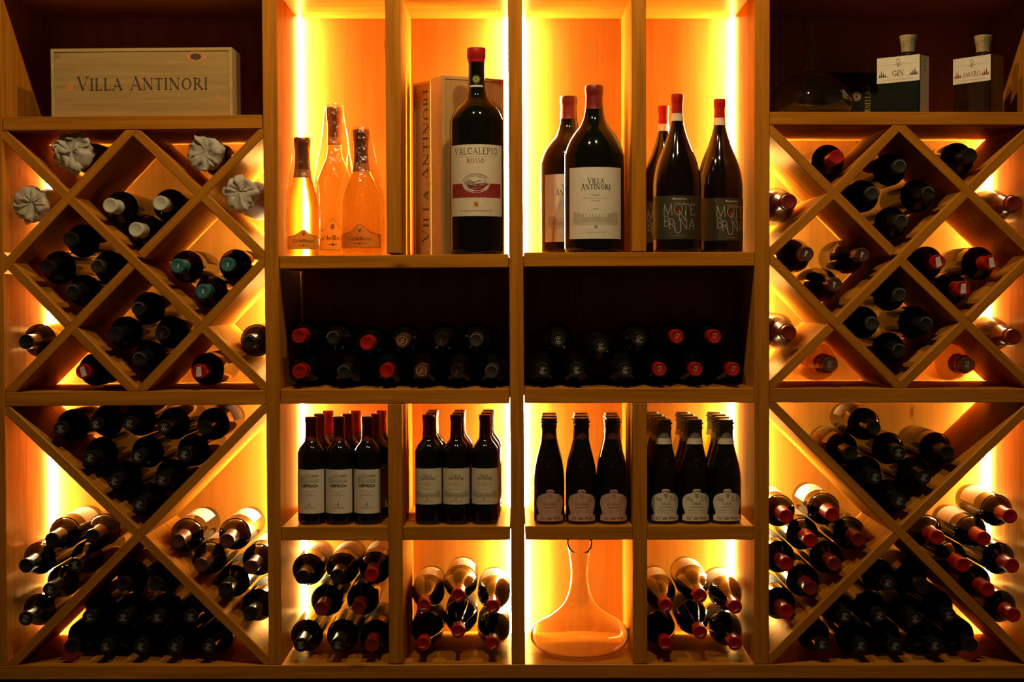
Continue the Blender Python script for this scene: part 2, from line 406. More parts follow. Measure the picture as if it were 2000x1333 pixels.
def plank(bay, x0, y0, x1, y1, ends='', hw=9.0, back=False):
    "ends: which ends run on to the frame (a, b); back: lies a hair behind the board it meets"
    d = Vector((x1-x0, y1-y0)).normalized()
    ea = 40 if 'a' in ends else (7 if back else 3); eb = 40 if 'b' in ends else (7 if back else 3)
    x0, y0, x1, y1 = x0-d.x*ea, y0-d.y*ea, x1+d.x*eb, y1+d.y*eb
    n = Vector((-d.y, d.x))*hw
    pl = clip([(x0+n.x, y0+n.y), (x0-n.x, y0-n.y), (x1-n.x, y1-n.y), (x1+n.x, y1+n.y)], BAY[bay])
    a, b = P(x0, y0), P(x1, y1)
    PLANKS.append((Vector((a.x, a.z)), Vector((b.x, b.z)), hw/F*3.3+.0014))
    prism('lattice_board', [pl], (.0014 if back else .0006)+.00009*(len(PLANKS) % 12), D-.022, M['pine'], rack, b-a)
# left lattice
plank('L', 12, 267, 124, 379, 'a', back=True); plank('L', 138, 391, 388, 633); plank('L', 402, 646, 511, 752, 'b', back=True)
plank('L', 247, 264, 20, 508, 'ab')
plank('L', 505, 265, 279, 495, 'a', back=True); plank('L', 264, 511, 28, 755, 'b', back=True)
plank('L', 272, 265, 382, 371, 'a', back=True); plank('L', 396, 384, 508, 494, 'b', back=True)
plank('L', 23, 523, 127, 630, 'a', back=True); plank('L', 142, 644, 251, 755, 'b', back=True)
plank('L', 511, 515, 282, 756, 'ab')
plank('LL', 18, 806, 260, 1036, 'a', back=True); plank('LL', 276, 1051, 514, 1286, 'b', back=True)
plank('LL', 511, 803, 32, 1290, 'ab')
# right lattice
plank('R', 1514, 262, 1741, 489, 'a', back=True); plank('R', 1757, 506, 2014, 754, 'b')
plank('R', 1742, 260, 1635, 372, 'a', back=True); plank('R', 1619, 387, 1514, 485, 'b', back=True)
plank('R', 1770, 258, 2016, 494, 'ab')
plank('R', 2015, 251, 1893, 373, 'a', back=True); plank('R', 1887, 378, 1635, 630); plank('R', 1619, 644, 1512, 748, 'b', back=True)
plank('R', 1514, 514, 1750, 748, 'ab')
plank('R', 2016, 503, 1899, 620, 'a', back=True); plank('R', 1881, 636, 1768, 748, 'b', back=True)
plank('RL', 1513, 796, 2006, 1289, 'ab')
plank('RL', 2012, 795, 1769, 1029, 'a', back=True); plank('RL', 1752, 1045, 1512, 1282, 'b', back=True)
# led strips in the back corners
def edge(xt, xb, y, yt=TOP, yb=1298): return xt+(xb-xt)*(y-yt)/(yb-yt)
EDGES = [(1, 15, 1, ((256, 766), (795, 1300))), (511, 525, -1, ((252, 763), (791, 1299))),
         (540, 550.5, 1, ((TOP, 499.5), (790, 1029.7), (1057, 1297.8))), (991.5, 999, -1, ((TOP, 496), (789.5, 1028.7), (1056, 1297.8))),
         (1019.5, 1026, 1, ((TOP, 493), (788.5, 1028), (1055.5, 1297.8))), (1474.5, 1473, -1, ((TOP, 492), (787.5, 1027.6), (1055.5, 1297.8))),
         (1504, 1502, 1, ((245, 758.5), (787, 1298))), (2024, 2019, -1, ((245, 759), (787.5, 1298.5)))]
for xt, xb, sg, spans in EDGES:
    for (ya, yb) in spans:
        x0, x1 = edge(xt, xb, ya), edge(xt, xb, yb)
        bm = bmesh.new(); rows = []            # slim rounded diffuser on the side wall, hard by the back panel
        for (px, py) in ((x0+sg*.3, ya), (x1+sg*.3, yb)):
            c = P(px, py); rows.append([bm.verts.new((c.x+sg*dx, y, c.z)) for dx, y in ((0, D-.0205), (.0055, D-.0190), (.0080, D-.0135), (.0080, D-.0095), (.0050, D-.0045), (0, D-.0025))])
        n = len(rows[0])
        for i in range(n): bm.faces.new((rows[0][i], rows[0][(i+1) % n], rows[1][(i+1) % n], rows[1][i]))
        bm.faces.new(rows[0]); bm.faces.new(list(reversed(rows[1])))
        bmesh.ops.recalc_face_normals(bm, faces=bm.faces)
        me = bpy.data.meshes.new('led_strip'); bm.to_mesh(me); bm.free(); me.materials.append(M['led']); link('led_strip', me, rack)
# room around it
def boxmesh(name, x0, x1, y0, y1, z0, z1, mat, parent=None):
    bm = bmesh.new(); bmesh.ops.create_cube(bm, size=1)
    for v in bm.verts: v.co = Vector(((x0+x1)/2+v.co.x*(x1-x0), (y0+y1)/2+v.co.y*(y1-y0), (z0+z1)/2+v.co.z*(z1-z0)))
    me = bpy.data.meshes.new(name); bm.to_mesh(me); bm.free(); me.materials.append(mat)
    return link(name, me, parent)
zb = P(1000, 1327).z
tag(boxmesh('floor', -3, 3, -4.2, .6, -.05, 0, M['stone']), kind='structure')
tag(boxmesh('wall_back', -3, 3, D+.03, D+.13, 0, 3.1, M['wall']), kind='structure')
boxmesh('plinth', -1.15, 1.19, .03, D, 0.0, zb-.004, M['c_black'], rack)

# ------------------------------------------------------------------ bottle shapes, normalised (radius / r, height / h)
SHAPES = {
 'bordeaux': [(0, .012), (.55, .010), (.90, 0), (.985, .012), (1, .03), (1, .62), (.985, .65), (.93, .685), (.80, .72), (.62, .75), (.48, .775), (.42, .80), (.395, .84), (.385, .95), (.42, .955), (.42, .98), (.36, .985), (.36, .996), (0, .997)],
 'burgundy': [(0, .012), (.55, .010), (.92, 0), (.99, .012), (1, .03), (1, .44), (.98, .49), (.93, .54), (.84, .60), (.72, .66), (.58, .72), (.46, .77), (.385, .82), (.355, .88), (.35, .95), (.39, .955), (.39, .98), (.34, .985), (.34, .996), (0, .997)],
 'sparkling': [(0, .012), (.55, .010), (.92, 0), (.99, .012), (1, .03), (1, .42), (.98, .47), (.92, .53), (.80, .60), (.65, .67), (.50, .74), (.40, .80), (.36, .86), (.355, .90), (.46, .905), (.46, .93), (.37, .935), (.36, .996), (0, .997)],
 'frati': [(0, .012), (.55, .010), (.92, 0), (.99, .012), (1, .03), (1, .38), (.985, .44), (.94, .50), (.85, .57), (.73, .64), (.61, .71), (.52, .77), (.47, .82), (.45, .87), (.445, .90), (.50, .905), (.50, .93), (.445, .935), (.43, .996), (0, .997)],
 'magnum_round': [(0, .01), (.6, .008), (.93, 0), (.99, .012), (1, .03), (1, .60), (.985, .635), (.93, .67), (.82, .70), (.66, .725), (.48, .75), (.37, .775), (.32, .81), (.305, .88), (.305, .95), (.34, .955), (.34, .985), (.30, .997), (0, .998)],
 'magnum_slope': [(0, .01), (.6, .008), (.93, 0), (.99, .012), (1, .03), (1, .54), (.985, .58), (.93, .625), (.83, .67), (.68, .715), (.51, .755), (.40, .79), (.33, .83), (.29, .875), (.275, .93), (.275, .955), (.29, .96), (.29, .99), (.25, .997), (0, .998)],
 'magnum_burg': [(0, .01), (.6, .008), (.93, 0), (.99, .01), (1, .025), (1, .40), (.985, .45), (.93, .51), (.85, .56), (.74, .61), (.60, .66), (.46, .715), (.34, .77), (.26, .82), (.225, .86), (.215, .95), (.24, .955), (.24, .99), (.21, .997), (0, .998)],
 'half_sparkling': [(0, .01), (.6, .008), (.93, 0), (.99, .012), (1, .03), (1, .34), (.985, .40), (.93, .46), (.85, .52), (.74, .58), (.62, .64), (.52, .70), (.47, .76), (.45, .82), (.45, .91), (.50, .93), (.49, .965), (.46, .985), (0, .997)],
 'wide_sparkling': [(0, .01), (.6, .008), (.93, 0), (.99, .012), (1, .03), (1, .36), (.985, .42), (.93, .48), (.84, .53), (.70, .58), (.54, .63), (.42, .67), (.36, .72), (.34, .80), (.34, .90), (.38, .91), (.38, .95), (.36, .996), (0, .997)],
}
def smooth_profile(p):
    "Catmull-Rom through the wall points so shoulders stay round"
    out = []
    for i in range(len(p)-1):
        p0, p1, p2, p3 = p[max(0, i-1)], p[i], p[i+1], p[min(len(p)-1, i+2)]
        if 4 <= i <= len(p)-9:
            for t in (0, .33, .66):
                q = [0.5*((2*p1[k])+(-p0[k]+p2[k])*t+(2*p0[k]-5*p1[k]+4*p2[k]-p3[k])*t*t+(-p0[k]+3*p1[k]-3*p2[k]+p3[k])*t**3) for k in (0, 1)]
                out.append((q[0], q[1]))
        else: out.append(p1)
    out.append(p[-1]); return out
def radius_at(shape, t):
    p = SHAPES[shape]
    for (r0, z0), (r1, z1) in zip(p[3:], p[4:]):
        if z0 <= t <= z1 and z1 > z0: return r0+(r1-r0)*(t-z0)/(z1-z0)
    return p[-3][0]
def capsule(shape, h, r, t0, mat, parent, crown=False, t1=1.0):
    pr = []; g = .0008
    n = 10
    for i in range(n+1):
        t = t0+(.945-t0)*i/n; pr.append((radius_at(shape, t)*r+g, t*h))
    lip = max(radius_at(shape, .965), radius_at(shape, .94)+.02)*r+g
    if crown: pr += [(lip*.98, .948*h), (lip*1.14, .953*h), (lip*1.16, .968*h), (lip*1.0, .973*h), (lip*1.0, .992*h), (lip*.95, 1.0*h), (0, 1.001*h)]
    else: pr += [(lip, .953*h), (lip, .992*h), (lip*.93, 1.0*h), (lip*.80, 1.0015*h), (lip*.74, 1.0*h), (0, 1.0*h)]
    return lathe(pr, M[mat], 'capsule', parent, 28)
def sleeve(name, shape, h, r, t0, t1, mat, parent, off=.0012):
    pr = [((radius_at(shape, t0+(t1-t0)*i/4)*r+off), (t0+(t1-t0)*i/4)*h) for i in range(5)]
    return lathe(pr, M[mat], name, parent, 28)

# ---- labels -----------------------------------------------------------------
def villa_scene(L, w, z, h, m='inkf'):
    "engraved villa between trees"
    n = 26
    for i in range(n):
        x = -w/2+w*i/n; t = abs(2*(i+.5)/n-1)
        hh = h*(.30+.55*t*random.uniform(.5, 1.0))
        L.rect(x, x+w/n*.92, z, z+hh, m, 1)
    L.rect(-w*.24, w*.24, z+h*.28, z+h*.62, 'paperw', 2)
    L.rect(-w*.10, w*.10, z+h*.3, z+h*.78, 'paperw', 2)
    L.poly([(-w*.12, z+h*.78), (w*.12, z+h*.78), (0, z+h*.9)], 'inkf', 3)
    for i in range(-3, 4): L.rect(i*w*.065-w*.012, i*w*.065+w*.012, z+h*.34, z+h*.52, m, 3)
    for k in range(3): L.rect(-w/2, w/2, z-h*(.06+.09*k), z-h*(.03+.09*k), m, 1)
def lab_villa(r, h, z0, z1, half, paper='paperw'):
    L = Print(); hh = z1-z0; w = half*r
    L.band(lambda s: z0, lambda s: z1, -w, w, paper, 0)
    s = hh/.15
    L.text('Villa', 0, z0+hh*.775, .0115*s, 'ink', 2, small=.84)
    L.text('Antinori', 0, z0+hh*.69, .0125*s, 'ink', 2, small=.84)
    L.word('Toscana', 0, z0+hh*.605, .0042*s, 'inkg', 2)
    L.lines(0, z0+hh*.565, [w*.85], .0011*s, .003*s, 'inkf'); L.lines(0, z0+hh*.525, [w*.3], .0014*s, .003*s, 'inkg')
    villa_scene(L, w*1.62, z0+hh*.245, hh*.2)
    L.rect(-.003*s, .003*s, z0+hh*.145, z0+hh*.2, 'inkf', 2); L.disc(0, z0+hh*.175, .0035*s, .0035*s, 'inkg', 3)
    L.lines(0, z0+hh*.085, [w*.66], .0016*s, .004*s, 'inkf')
    return L
def lab_neprica(r, h, z0, z1, half):
    L = Print(); hh = z1-z0; w = half*r
    L.band(lambda s: z0, lambda s: z1, -w, w, 'paperw', 0)
    n = 22; x0, x1 = -w*.52, w*.5
    def ridge(t): return .855+.035*math.sin(t*3.2+.2)+(.05*math.exp(-((t-.42)/.06)**2))+.05*t*t
    for i in range(n):
        t = i/n; u = (i+1)/n
        a, b = x0+(x1-x0)*t, x0+(x1-x0)*u
        L.poly([(a, z0+hh*(.79+.05*t)), (b, z0+hh*(.79+.05*u)), (b, z0+hh*ridge(u)*.985), (a, z0+hh*ridge(t)*.985)], 'inkf' if i < 15 else 'inkg', 1)
    L.rect(x0*1.05, x1*1.02, z0+hh*.70, z0+hh*.785, 'inkf', 1)
    L.word('NÈPRICA', 0, z0+hh*.605, .0060*hh/.093, 'ink', 2, bold=.03, wx=1.12)
    L.lines(0, z0+hh*.50, [w*.72], .0012, .0032, 'inkf'); L.lines(0, z0+hh*.44, [w*.3], .0010, .0025, 'inkg'); L.lines(0, z0+hh*.41, [w*.8], .0009, .0025, 'inkf')
    L.poly([(-.0025, z0+hh*.19), (.0025, z0+hh*.19), (0, z0+hh*.27)], 'inkg', 2); L.disc(0, z0+hh*.25, .0012, .0012, 'inkg', 3)
    L.word('TORMARESCA', 0, z0+hh*.125, .0030, 'inkg', 2)
    return L
def frati_shape(L, r, z0, z1, paper):
    hh = z1-z0; W = hh*.50
    prof = [(0, .98), (.145, .98), (.17, .94), (.20, .80), (.24, .76), (.33, .84), (.42, .93), (.52, .985), (.60, .985), (.68, .93), (.76, .80), (.82, .60), (.85, .42), (.865, .23), (.93, .25), (.965, .20), (.985, .12)]
    for (t0, a), (t1, b) in zip(prof, prof[1:]):
        n = 12
        for i in range(n):
            u, v = -1+2*i/n, -1+2*(i+1)/n
            L.poly([(u*a*W, z0+t0*hh), (v*a*W, z0+t0*hh), (v*b*W, z0+t1*hh), (u*b*W, z0+t1*hh)], paper, 0)
    c = z0+hh*.895
    L.poly([(-W*.17, c-.0012), (W*.17, c-.0012), (W*.2, c+.0024), (W*.08, c+.0014), (0, c+.0034), (-W*.08, c+.0014), (-W*.2, c+.0024)], 'inkr', 2)
    L.poly([(-W*.12, z0+hh*.80), (0, z0+hh*.69), (W*.12, z0+hh*.80), (W*.10, z0+hh*.845), (-W*.10, z0+hh*.845)], 'inkg', 2)
    return W
def lab_frati(r, h, z0, z1, rose):
    L = Print(); hh = z1-z0; W = frati_shape(L, r, z0, z1, 'paperp' if rose else 'paperw')
    c1, c2 = ('inkr', 'inkorange') if rose else ('inkg', 'inkf')
    for sg in (-1, 1):
        for k in range(6):
            x = sg*W*random.uniform(.3, .75); z = z0+hh*random.uniform(.62, .78)
            L.disc(x, z, W*.09, W*.06, c2 if not rose else random.choice([c2, 'inkf']), 1, 8)
    L.text('ROSA DEI FRATI' if rose else 'I FRATI', 0, z0+hh*.50, hh*.062, 'inkr' if rose else 'ink', 2, wx=.72 if rose else 1.0)
    L.lines(0, z0+hh*.42, [W*.8], hh*.014, hh*.05, c1); L.lines(0, z0+hh*.33, [W*1.1], hh*.012, hh*.04, c2); L.rect(-W*.62, W*.62, z0+hh*.27, z0+hh*.277, 'inkf', 1)
    L.word("Ca' dei Frati", 0, z0+hh*.055, hh*.088, 'inkbrand' if rose else 'ink', 2, shear=.3, wx=1.15)
    return L
def lab_bosco(r, h, z0, z1, half, peak):
    L = Print(); w = half*r; hh = z1-z0
    def top(s):
        t = abs(s)/w
        return z1+peak*math.exp(-(t/.30)**2)-hh*.25*max(0, t-.55)
    L.band(lambda s: z0+.0012, top, -w, w, 'papero', 0)
    L.band(top, lambda s: top(s)+.0013, -w, w, 'inkbrand', 1); L.rect(-w, w, z0, z0+.0012, 'inkbrand', 1)
    L.rect(-w-.001, -w, z0, top(w), 'inkbrand', 1); L.rect(w, w+.001, z0, top(w), 'inkbrand', 1)
    k = hh/.036
    L.disc(0, z1+peak*.35, .004*k, .005*k, 'inkorange', 2); L.seg(-.003*k, z1+peak*.2, .003*k, z1+peak*.6, .0012, 'inkbrand', 3)
    L.word("Ca'delBosco", 0, z0+hh*.52, .0098*k, 'ink', 2, wx=.9, bold=.01)
    L.lines(0, z0+hh*.28, [w*.5], .0014*k, .003, 'inkbrand', 2); L.disc(0, z0+hh*.30, .002*k, .003*k, 'inkbrand', 3, 8)
    return L
def lab_valcalepio(r, z0, z1, half):
    L = Print(); w = half*r; hh = z1-z0; s = hh/.15
    L.band(lambda q: z0, lambda q: z1, -w, w, 'paper', 0)
    L.text('VALCALEPIO', 0, z0+hh*.865, .0135*s, 'ink', 2, thick=.10)
    L.rect(-w*.70, w*.70, z0+hh*.83, z0+hh*.833, 'inkgold', 1)
    L.text('ROSSO', 0, z0+hh*.745, .0095*s, 'inkr', 2)
    L.rect(-w*.90, w*.90, z0+hh*.26, z0+hh*.455, 'inkr', 1)
    L.disc(0, z0+hh*.455, .0305*s, .0205*s, 'inkr', 2, 32); L.disc(0, z0+hh*.455, .0295*s, .0195*s, 'paper', 3, 32); L.disc(0, z0+hh*.455, .0265*s, .0165*s, 'inkpale', 4, 32)
    zc = z0+hh*.455
    for k in range(26):
        x = random.uniform(-.024, .024)*s; lim = .0145*s*math.sqrt(max(0, 1-(x/(.0265*s))**2)); z = zc-abs(random.gauss(0, .35))*lim+.001*s
        L.seg(x-.003*s, z, x+.003*s, z+random.uniform(-.002, .002)*s, .0016*s, random.choice(['ink', 'inkg', 'inkg']), 5)
    L.poly([(-.026*s, zc+.002*s), (-.014*s, zc+.009*s), (-.004*s, zc+.003*s), (.006*s, zc+.007*s), (.025*s, zc+.001*s), (.02*s, zc-.003*s), (-.02*s, zc-.003*s)], 'inkg', 5)
    L.rect(-.0045*s, .0045*s, z0+hh*.135, z0+hh*.20, 'inkorange', 2); L.disc(-.002*s, z0+hh*.18, .0014*s, .0014*s, 'inkr', 3, 8); L.disc(.0015*s, z0+hh*.155, .0016*s, .0016*s, 'ink', 3, 8)
    L.lines(0, z0+hh*.065, [w*1.0], .0022*s, .005*s, 'inkgold')
    return L
def lab_montebruna(r, z0, z1):
    L = Print(); w = 1.45*r; hh = z1-z0
    L.band(lambda s: z0, lambda s: z1, -w, w, 'paperk', 0)
    L.word('Montebruna', 0, z0+hh*.905, hh*.050, 'inkpale', 2, bold=.02)
    L.lines(0, z0+hh*.85, [w*.30, w*.36], hh*.010, hh*.035, 'inkgold')
    t = dict(serif=False, thick=.055, thin=.055, sp=-.02)
    L.text('MO', -w*.20, z0+hh*.55, hh*.26, 'inksilver', 2, **t); L.text('N', w*.07, z0+hh*.42, hh*.24, 'inksilver', 2, **t)
    L.text('TE', w*.27, z0+hh*.55, hh*.26, 'inksilver', 2, **t); L.disc(-w*.045, z0+hh*.66, hh*.055, hh*.06, 'c_darkred', 1)
    L.text('B', -w*.39, z0+hh*.29, hh*.25, 'inksilver', 2, **t); L.text('R', -w*.22, z0+hh*.22, hh*.25, 'inksilver', 2, **t)
    L.text('U', -w*.06, z0+hh*.13, hh*.25, 'inksilver', 2, **t); L.text('NA', w*.23, z0+hh*.22, hh*.25, 'inksilver', 2, **t)
    L.lines(-w*.02, z0+hh*.07, [w*.34], hh*.012, hh*.03, 'inkgold')
    return L
def lab_plain(r, h, z0, z1, half, paper='paperw'):
    "label of a bottle lying down: a crest and rows of small print"
    L = Print(); w = half*r; hh = z1-z0
    L.band(lambda s: z0, lambda s: z1, -w, w, paper, 0)
    L.rect(-w*.9, w*.9, z0+hh*.93, z0+hh*.95, 'inkf', 1)
    L.disc(0, z0+hh*.74, .005, .006, 'inkg', 1, 12)
    L.lines(0, z0+hh*.52, [w*.7, w*.5], .003, .010, 'inkg'); L.lines(0, z0+hh*.22, [w*.9, w*.6, w*.4], .0012, .005, 'inkf')
    return L

# ---- prototypes and copies --------------------------------------------------------
PROTO = {}
def emblem(kind, R, z, parent):
    E = Print()
    if kind == 'P': E.text('P', .0, -.0060, .012, 'inkpale', 2, thick=.26, thin=.13)
    elif kind == 'logo': E.ring(0, 0, .0100, .0100, .0017, 'inkgold', 1); E.seg(-.005, -.005, .005, .005, .0024, 'inkgold', 2); E.seg(-.002, -.005, .006, -.001, .0016, 'inkgold', 2); E.seg(-.005, .001, .001, .006, .0014, 'inkgold', 2)
    elif kind == 'ring': E.ring(0, 0, .0085, .0085, .0014, 'c_darkred', 1); E.ring(0, 0, .004, .004, .0008, 'c_darkred', 1)
    elif kind == 'line': E.seg(-.001, -.011, .0005, .004, .0018, 'inkr', 1)
    elif kind == 'whorl':
        E.ring(0, 0, .0078, .0078, .0011, 'inkg', 1, 20, 150); E.ring(0, 0, .0078, .0078, .0011, 'inkg', 1, 200, 330)
        E.ring(0, 0, .0040, .0045, .0012, 'inkpale', 1, 30, 320); E.seg(-.002, -.003, .003, .003, .0012, 'inkpale', 2)
    elif kind == 'rwhorl':
        E.ring(0, 0, .0070, .0070, .0010, 'inkpale', 1, 30, 120); E.ring(0, 0, .0040, .0045, .0011, 'inkorange', 1, 0, 300); E.seg(-.002, -.003, .003, .002, .0012, 'inkpale', 2)
    elif kind == 'rim': E.ring(0, 0, .0125, .0125, .0010, 'inkg', 1, 10, 170)
    elif kind == 'strip': E.poly([(-.0055, -.0115), (.0065, -.0100), (.0050, .0115), (-.0050, .0100)], 'paperw', 1); E.lines(.0003, .004, [.007, .006, .007], .0008, .0035, 'inkf', 2)
    elif kind == 'dash': E.poly([(-.006, -.010), (.005, -.0068), (.005, -.0042), (-.006, -.0074)], 'inkpale', 1)
    elif kind == 'teal': E.poly([(-.001, -.005), (.002, -.005), (.0035, .004), (.0005, .005)], 'inkpale', 1); E.ring(0, 0, .010, .010, .0006, 'inkgreen', 1)
    return E.build('cap_emblem', parent, z0=z, plane='cap', eps=.0008)
def proto(shape, h, r, gm, cap, t0, emb, lab, crown=False, band=None, film_=None):
    root = thing('wine_bottle')
    g = lathe([(a*r, b*h) for a, b in smooth_profile(SHAPES[shape])], M[gm], 'glass', root, 40)
    c = capsule(shape, h, r, t0, cap, root, crown)
    if emb: emblem(emb, r, h, c)
    if band: sleeve('neck_band', shape, h, r, band[0], band[1], band[2], root)
    if lab: lab(r, h, root)
    return root
def clone(src):
    n = src.copy(); C.objects.link(n)
    for ch in list(src.children):
        c = ch.copy(); C.objects.link(c); c.parent = n
        for g in ch.children:
            d = g.copy(); C.objects.link(d); d.parent = c
    return n
def get(key, maker):
    if key not in PROTO: PROTO[key] = maker(); return PROTO[key]
    n = clone(PROTO[key])
    for k in ('label', 'group', 'category'):
        if k in n: del n[k]
    return n
# lying kinds: key -> (shape, h, r, glass, capsule, t0, emblem, label paper, words)
RB = .0362
def L_(paper, turn=PI, a=.14, b=.50, half=1.25):
    return lambda r, h, root: lab_plain(r, h, a*h, b*h, half, paper).build('label', root, r=r, turn=turn)
KINDS = {
 'black': ('bordeaux', .298, RB, 'dark', 'c_black', .79, 'whorl', None, 'black-capped wine bottle'),
 'blackL': ('bordeaux', .298, RB, 'dark', 'c_black', .79, None, L_('paperw'), 'cream-labelled black-cap bottle'),
 'blackr': ('bordeaux', .298, RB, 'brown', 'c_black', .79, 'rim', None, 'black-capped wine bottle'),
 'olive': ('bordeaux', .298, RB, 'dark', 'c_olive', .79, 'rim', None, 'olive-capped wine bottle'),
 'redline': ('bordeaux', .298, RB, 'brown', 'c_black', .79, 'line', None, 'red-lined black-cap bottle'),
 'logo': ('bordeaux', .298, RB, 'brown', 'c_brown', .79, 'logo', None, 'gold-logo cap bottle'),
 'redring': ('bordeaux', .298, RB, 'dark', 'c_red', .79, 'ring', None, 'ringed red-cap bottle'),
 'red': ('bordeaux', .298, RB, 'dark', 'c_red', .79, None, None, 'red-capped wine bottle'),
 'redL': ('bordeaux', .298, RB, 'dark', 'c_red', .79, None, L_('paperw'), 'cream-labelled red-cap bottle'),
 'redw': ('burgundy', .298, .0375, 'dark', 'c_red', .82, 'rwhorl', None, 'embossed red-cap bottle'),
 'dred': ('bordeaux', .298, RB, 'dark', 'c_darkred', .79, None, L_('paperw'), 'bottle with dark-red cap'),
 'reddash': ('burgundy', .298, .0375, 'brown', 'c_red', .86, 'dash', L_('paper', a=.10, b=.42), 'white-marked red-cap bottle'),
 'brownL': ('bordeaux', .298, RB, 'brown', 'c_brown', .79, None, L_('paperw'), 'cream-labelled brown-cap bottle'),
 'P': ('burgundy', .298, .0385, 'brown', 'c_brown', .84, 'P', L_('paper', a=.12, b=.44), 'bottle with P on cap'),
 'teal': ('bordeaux', .298, RB, 'brown', 'c_teal', .80, 'teal', L_('paperw'), 'teal-capped wine bottle'),
 'white': ('bordeaux', .298, .0372, 'dark', 'c_white', .80, None, None, 'white-capped wine bottle'),
 'strip': ('bordeaux', .298, .037, 'brown', 'c_red', .80, 'strip', L_('paperw'), 'paper-striped red-cap bottle'),
 'foil': ('sparkling', .300, .041, 'brown', 'c_darkred', .70, None, L_('paper', a=.10, b=.4), 'foil-necked dark sparkling bottle'),
 'bare': ('bordeaux', .298, .0372, 'dark', 'c_black', .82, None, None, 'dark wine bottle'),
}
def lying_proto(k):
    s = KINDS[k]
    def mk():
        root = proto(s[0], s[1], s[2], s[3], s[4], s[5], s[6], s[7]); return root
    return get(('lying', k), mk)
def ordinal(i, n, lo, hi):
    if n == 1: return ''
    if i == 0: return lo
    if i == n-1: return hi
    if n == 3: return 'middle'
    return ['', 'second', 'third', 'fourth', 'fifth', 'sixth'][i]
def positions(pts):
    "words for row and column of each point, rows grouped by height"
    idx = sorted(range(len(pts)), key=lambda i: pts[i][1]); rows = []
    for i in idx:
        if rows and pts[i][1]-sum(pts[j][1] for j in rows[-1])/len(rows[-1]) < 27: rows[-1].append(i)
        else: rows.append([i])
    out = {}
    for ri, row in enumerate(rows):
        row.sort(key=lambda i: pts[i][0])
        rn = ordinal(ri, len(rows), 'top', 'bottom')
        for ci, i in enumerate(row):
            n = len(row)
            if n == 1: cn = ''
            elif n == 2: cn = ('left', 'right')[ci]
            else: cn = ordinal(ci, n, 'leftmost', 'rightmost')
            if n > 3 and cn in ('second', 'third', 'fourth', 'fifth'): cn += ' from left'
            if rn and cn: out[i] = f'{cn} in {rn} row'
            elif rn: out[i] = f'alone in {rn} row' if len(rows) > 1 and n == 1 else f'{rn} row'
            else: out[i] = cn
    return out
def settle(items, poly):
    "items [x, z, r] pushed apart and into the convex cell"
    pl = [P(x, y) for x, y in poly]; pl = [Vector((p.x, p.z)) for p in pl]
    ar = sum(a.x*b.y-b.x*a.y for a, b in zip(pl, pl[1:]+pl[:1]))
    if ar < 0: pl.reverse()
    for it in range(900):
        for i in range(len(items)):
            for j in range(i+1, len(items)):
                a, b = items[i], items[j]; dx, dz = b[0]-a[0], b[1]-a[1]; d = math.hypot(dx, dz) or 1e-6; m = a[2]+b[2]+.0016-d
                if m > 0:
                    dx, dz = dx/d*m/2, dz/d*m/2; a[0] -= dx; a[1] -= dz; b[0] += dx; b[1] += dz
        for a in items:
            for p, q in zip(pl, pl[1:]+pl[:1]):
                e = (q-p).normalized(); n = Vector((-e.y, e.x)); d = (a[0]-p.x)*n.x+(a[1]-p.y)*n.y; m = a[2]+.0028-d
                if m > 0: a[0] += n.x*m; a[1] += n.y*m
            c = Vector((a[0], a[1]))
            for p, q, hw in PLANKS:
                e = q-p; t = max(0, min(1, (c-p).dot(e)/e.length_squared)); v = c-(p+e*t); m = a[2]+hw-v.length
                if m > 0 and v.length > 1e-6: v.normalize(); a[0] += v.x*m; a[1] += v.y*m; c = Vector((a[0], a[1]))
    return items
def bay_of(poly):
    cx = sum(p[0] for p in poly)/len(poly); cy = sum(p[1] for p in poly)/len(poly)
    for k, b in BAY.items():
        if len(poly) < 4 or abs(poly[0][0]-poly[2][0]) < 60:
            if min(p[0] for p in b) < cx < max(p[0] for p in b) and min(p[1] for p in b) < cy < max(p[1] for p in b): return b
    return poly
def cell(where, group, poly, bottles, y0=.0105):
    "bottles: (cap px, cap py, kind); lying with the neck towards the room"
    pos = positions([(b[0], b[1]) for b in bottles])
    its = []
    for (px, py, k) in bottles:
        p = P(px, py, y0); its.append([p.x, p.z, KINDS[k][2]])
    settle(its, bay_of(poly))
    for i, (px, py, k) in enumerate(bottles):
        s = KINDS[k]; o = lying_proto(k)
        dy = random.uniform(-.005, 0)
        yb = min(y0+dy+s[1], D-.0215)
        roll = random.uniform(-.35, .35) if s[6] in (None, 'strip', 'dash') else random.uniform(-.25, .25)
        o.matrix_basis = Matrix.Translation((its[i][0], yb, its[i][1])) @ Matrix.Rotation(PI/2, 4, 'X') @ Matrix.Rotation(roll, 4, 'Z')
        pw = pos[i]; lb = s[8]+((', '+pw) if pw else '')+', '+where
        if len(lb.split()) > 16: lb = s[8].replace(' with cream label', '').replace('with white mark on', 'with marked')+((', '+pw) if pw else '')+', '+where
        tag(o, lb, 'bottle', group)
    return its
LFT = 'left lattice'
cell('top diamond of left lattice', 'white-capped bottles in the top diamond', [(258, 280), (376, 380), (268, 492), (143, 385)], [(216, 402, 'white'), (313, 397, 'white'), (267, 450, 'white')])
cell('left diamond of left lattice', 'dark bottles in the left diamond', [(32, 515), (133, 398), (255, 510), (135, 620)], [(139, 468, 'bare'), (90, 523, 'bare'), (192, 520, 'olive'), (147, 574, 'blackr')])
cell('right diamond of left lattice', 'teal-capped bottles', [(285, 508), (390, 398), (502, 505), (395, 620)], [(346, 521, 'teal'), (444, 517, 'teal'), (395, 571, 'teal')])
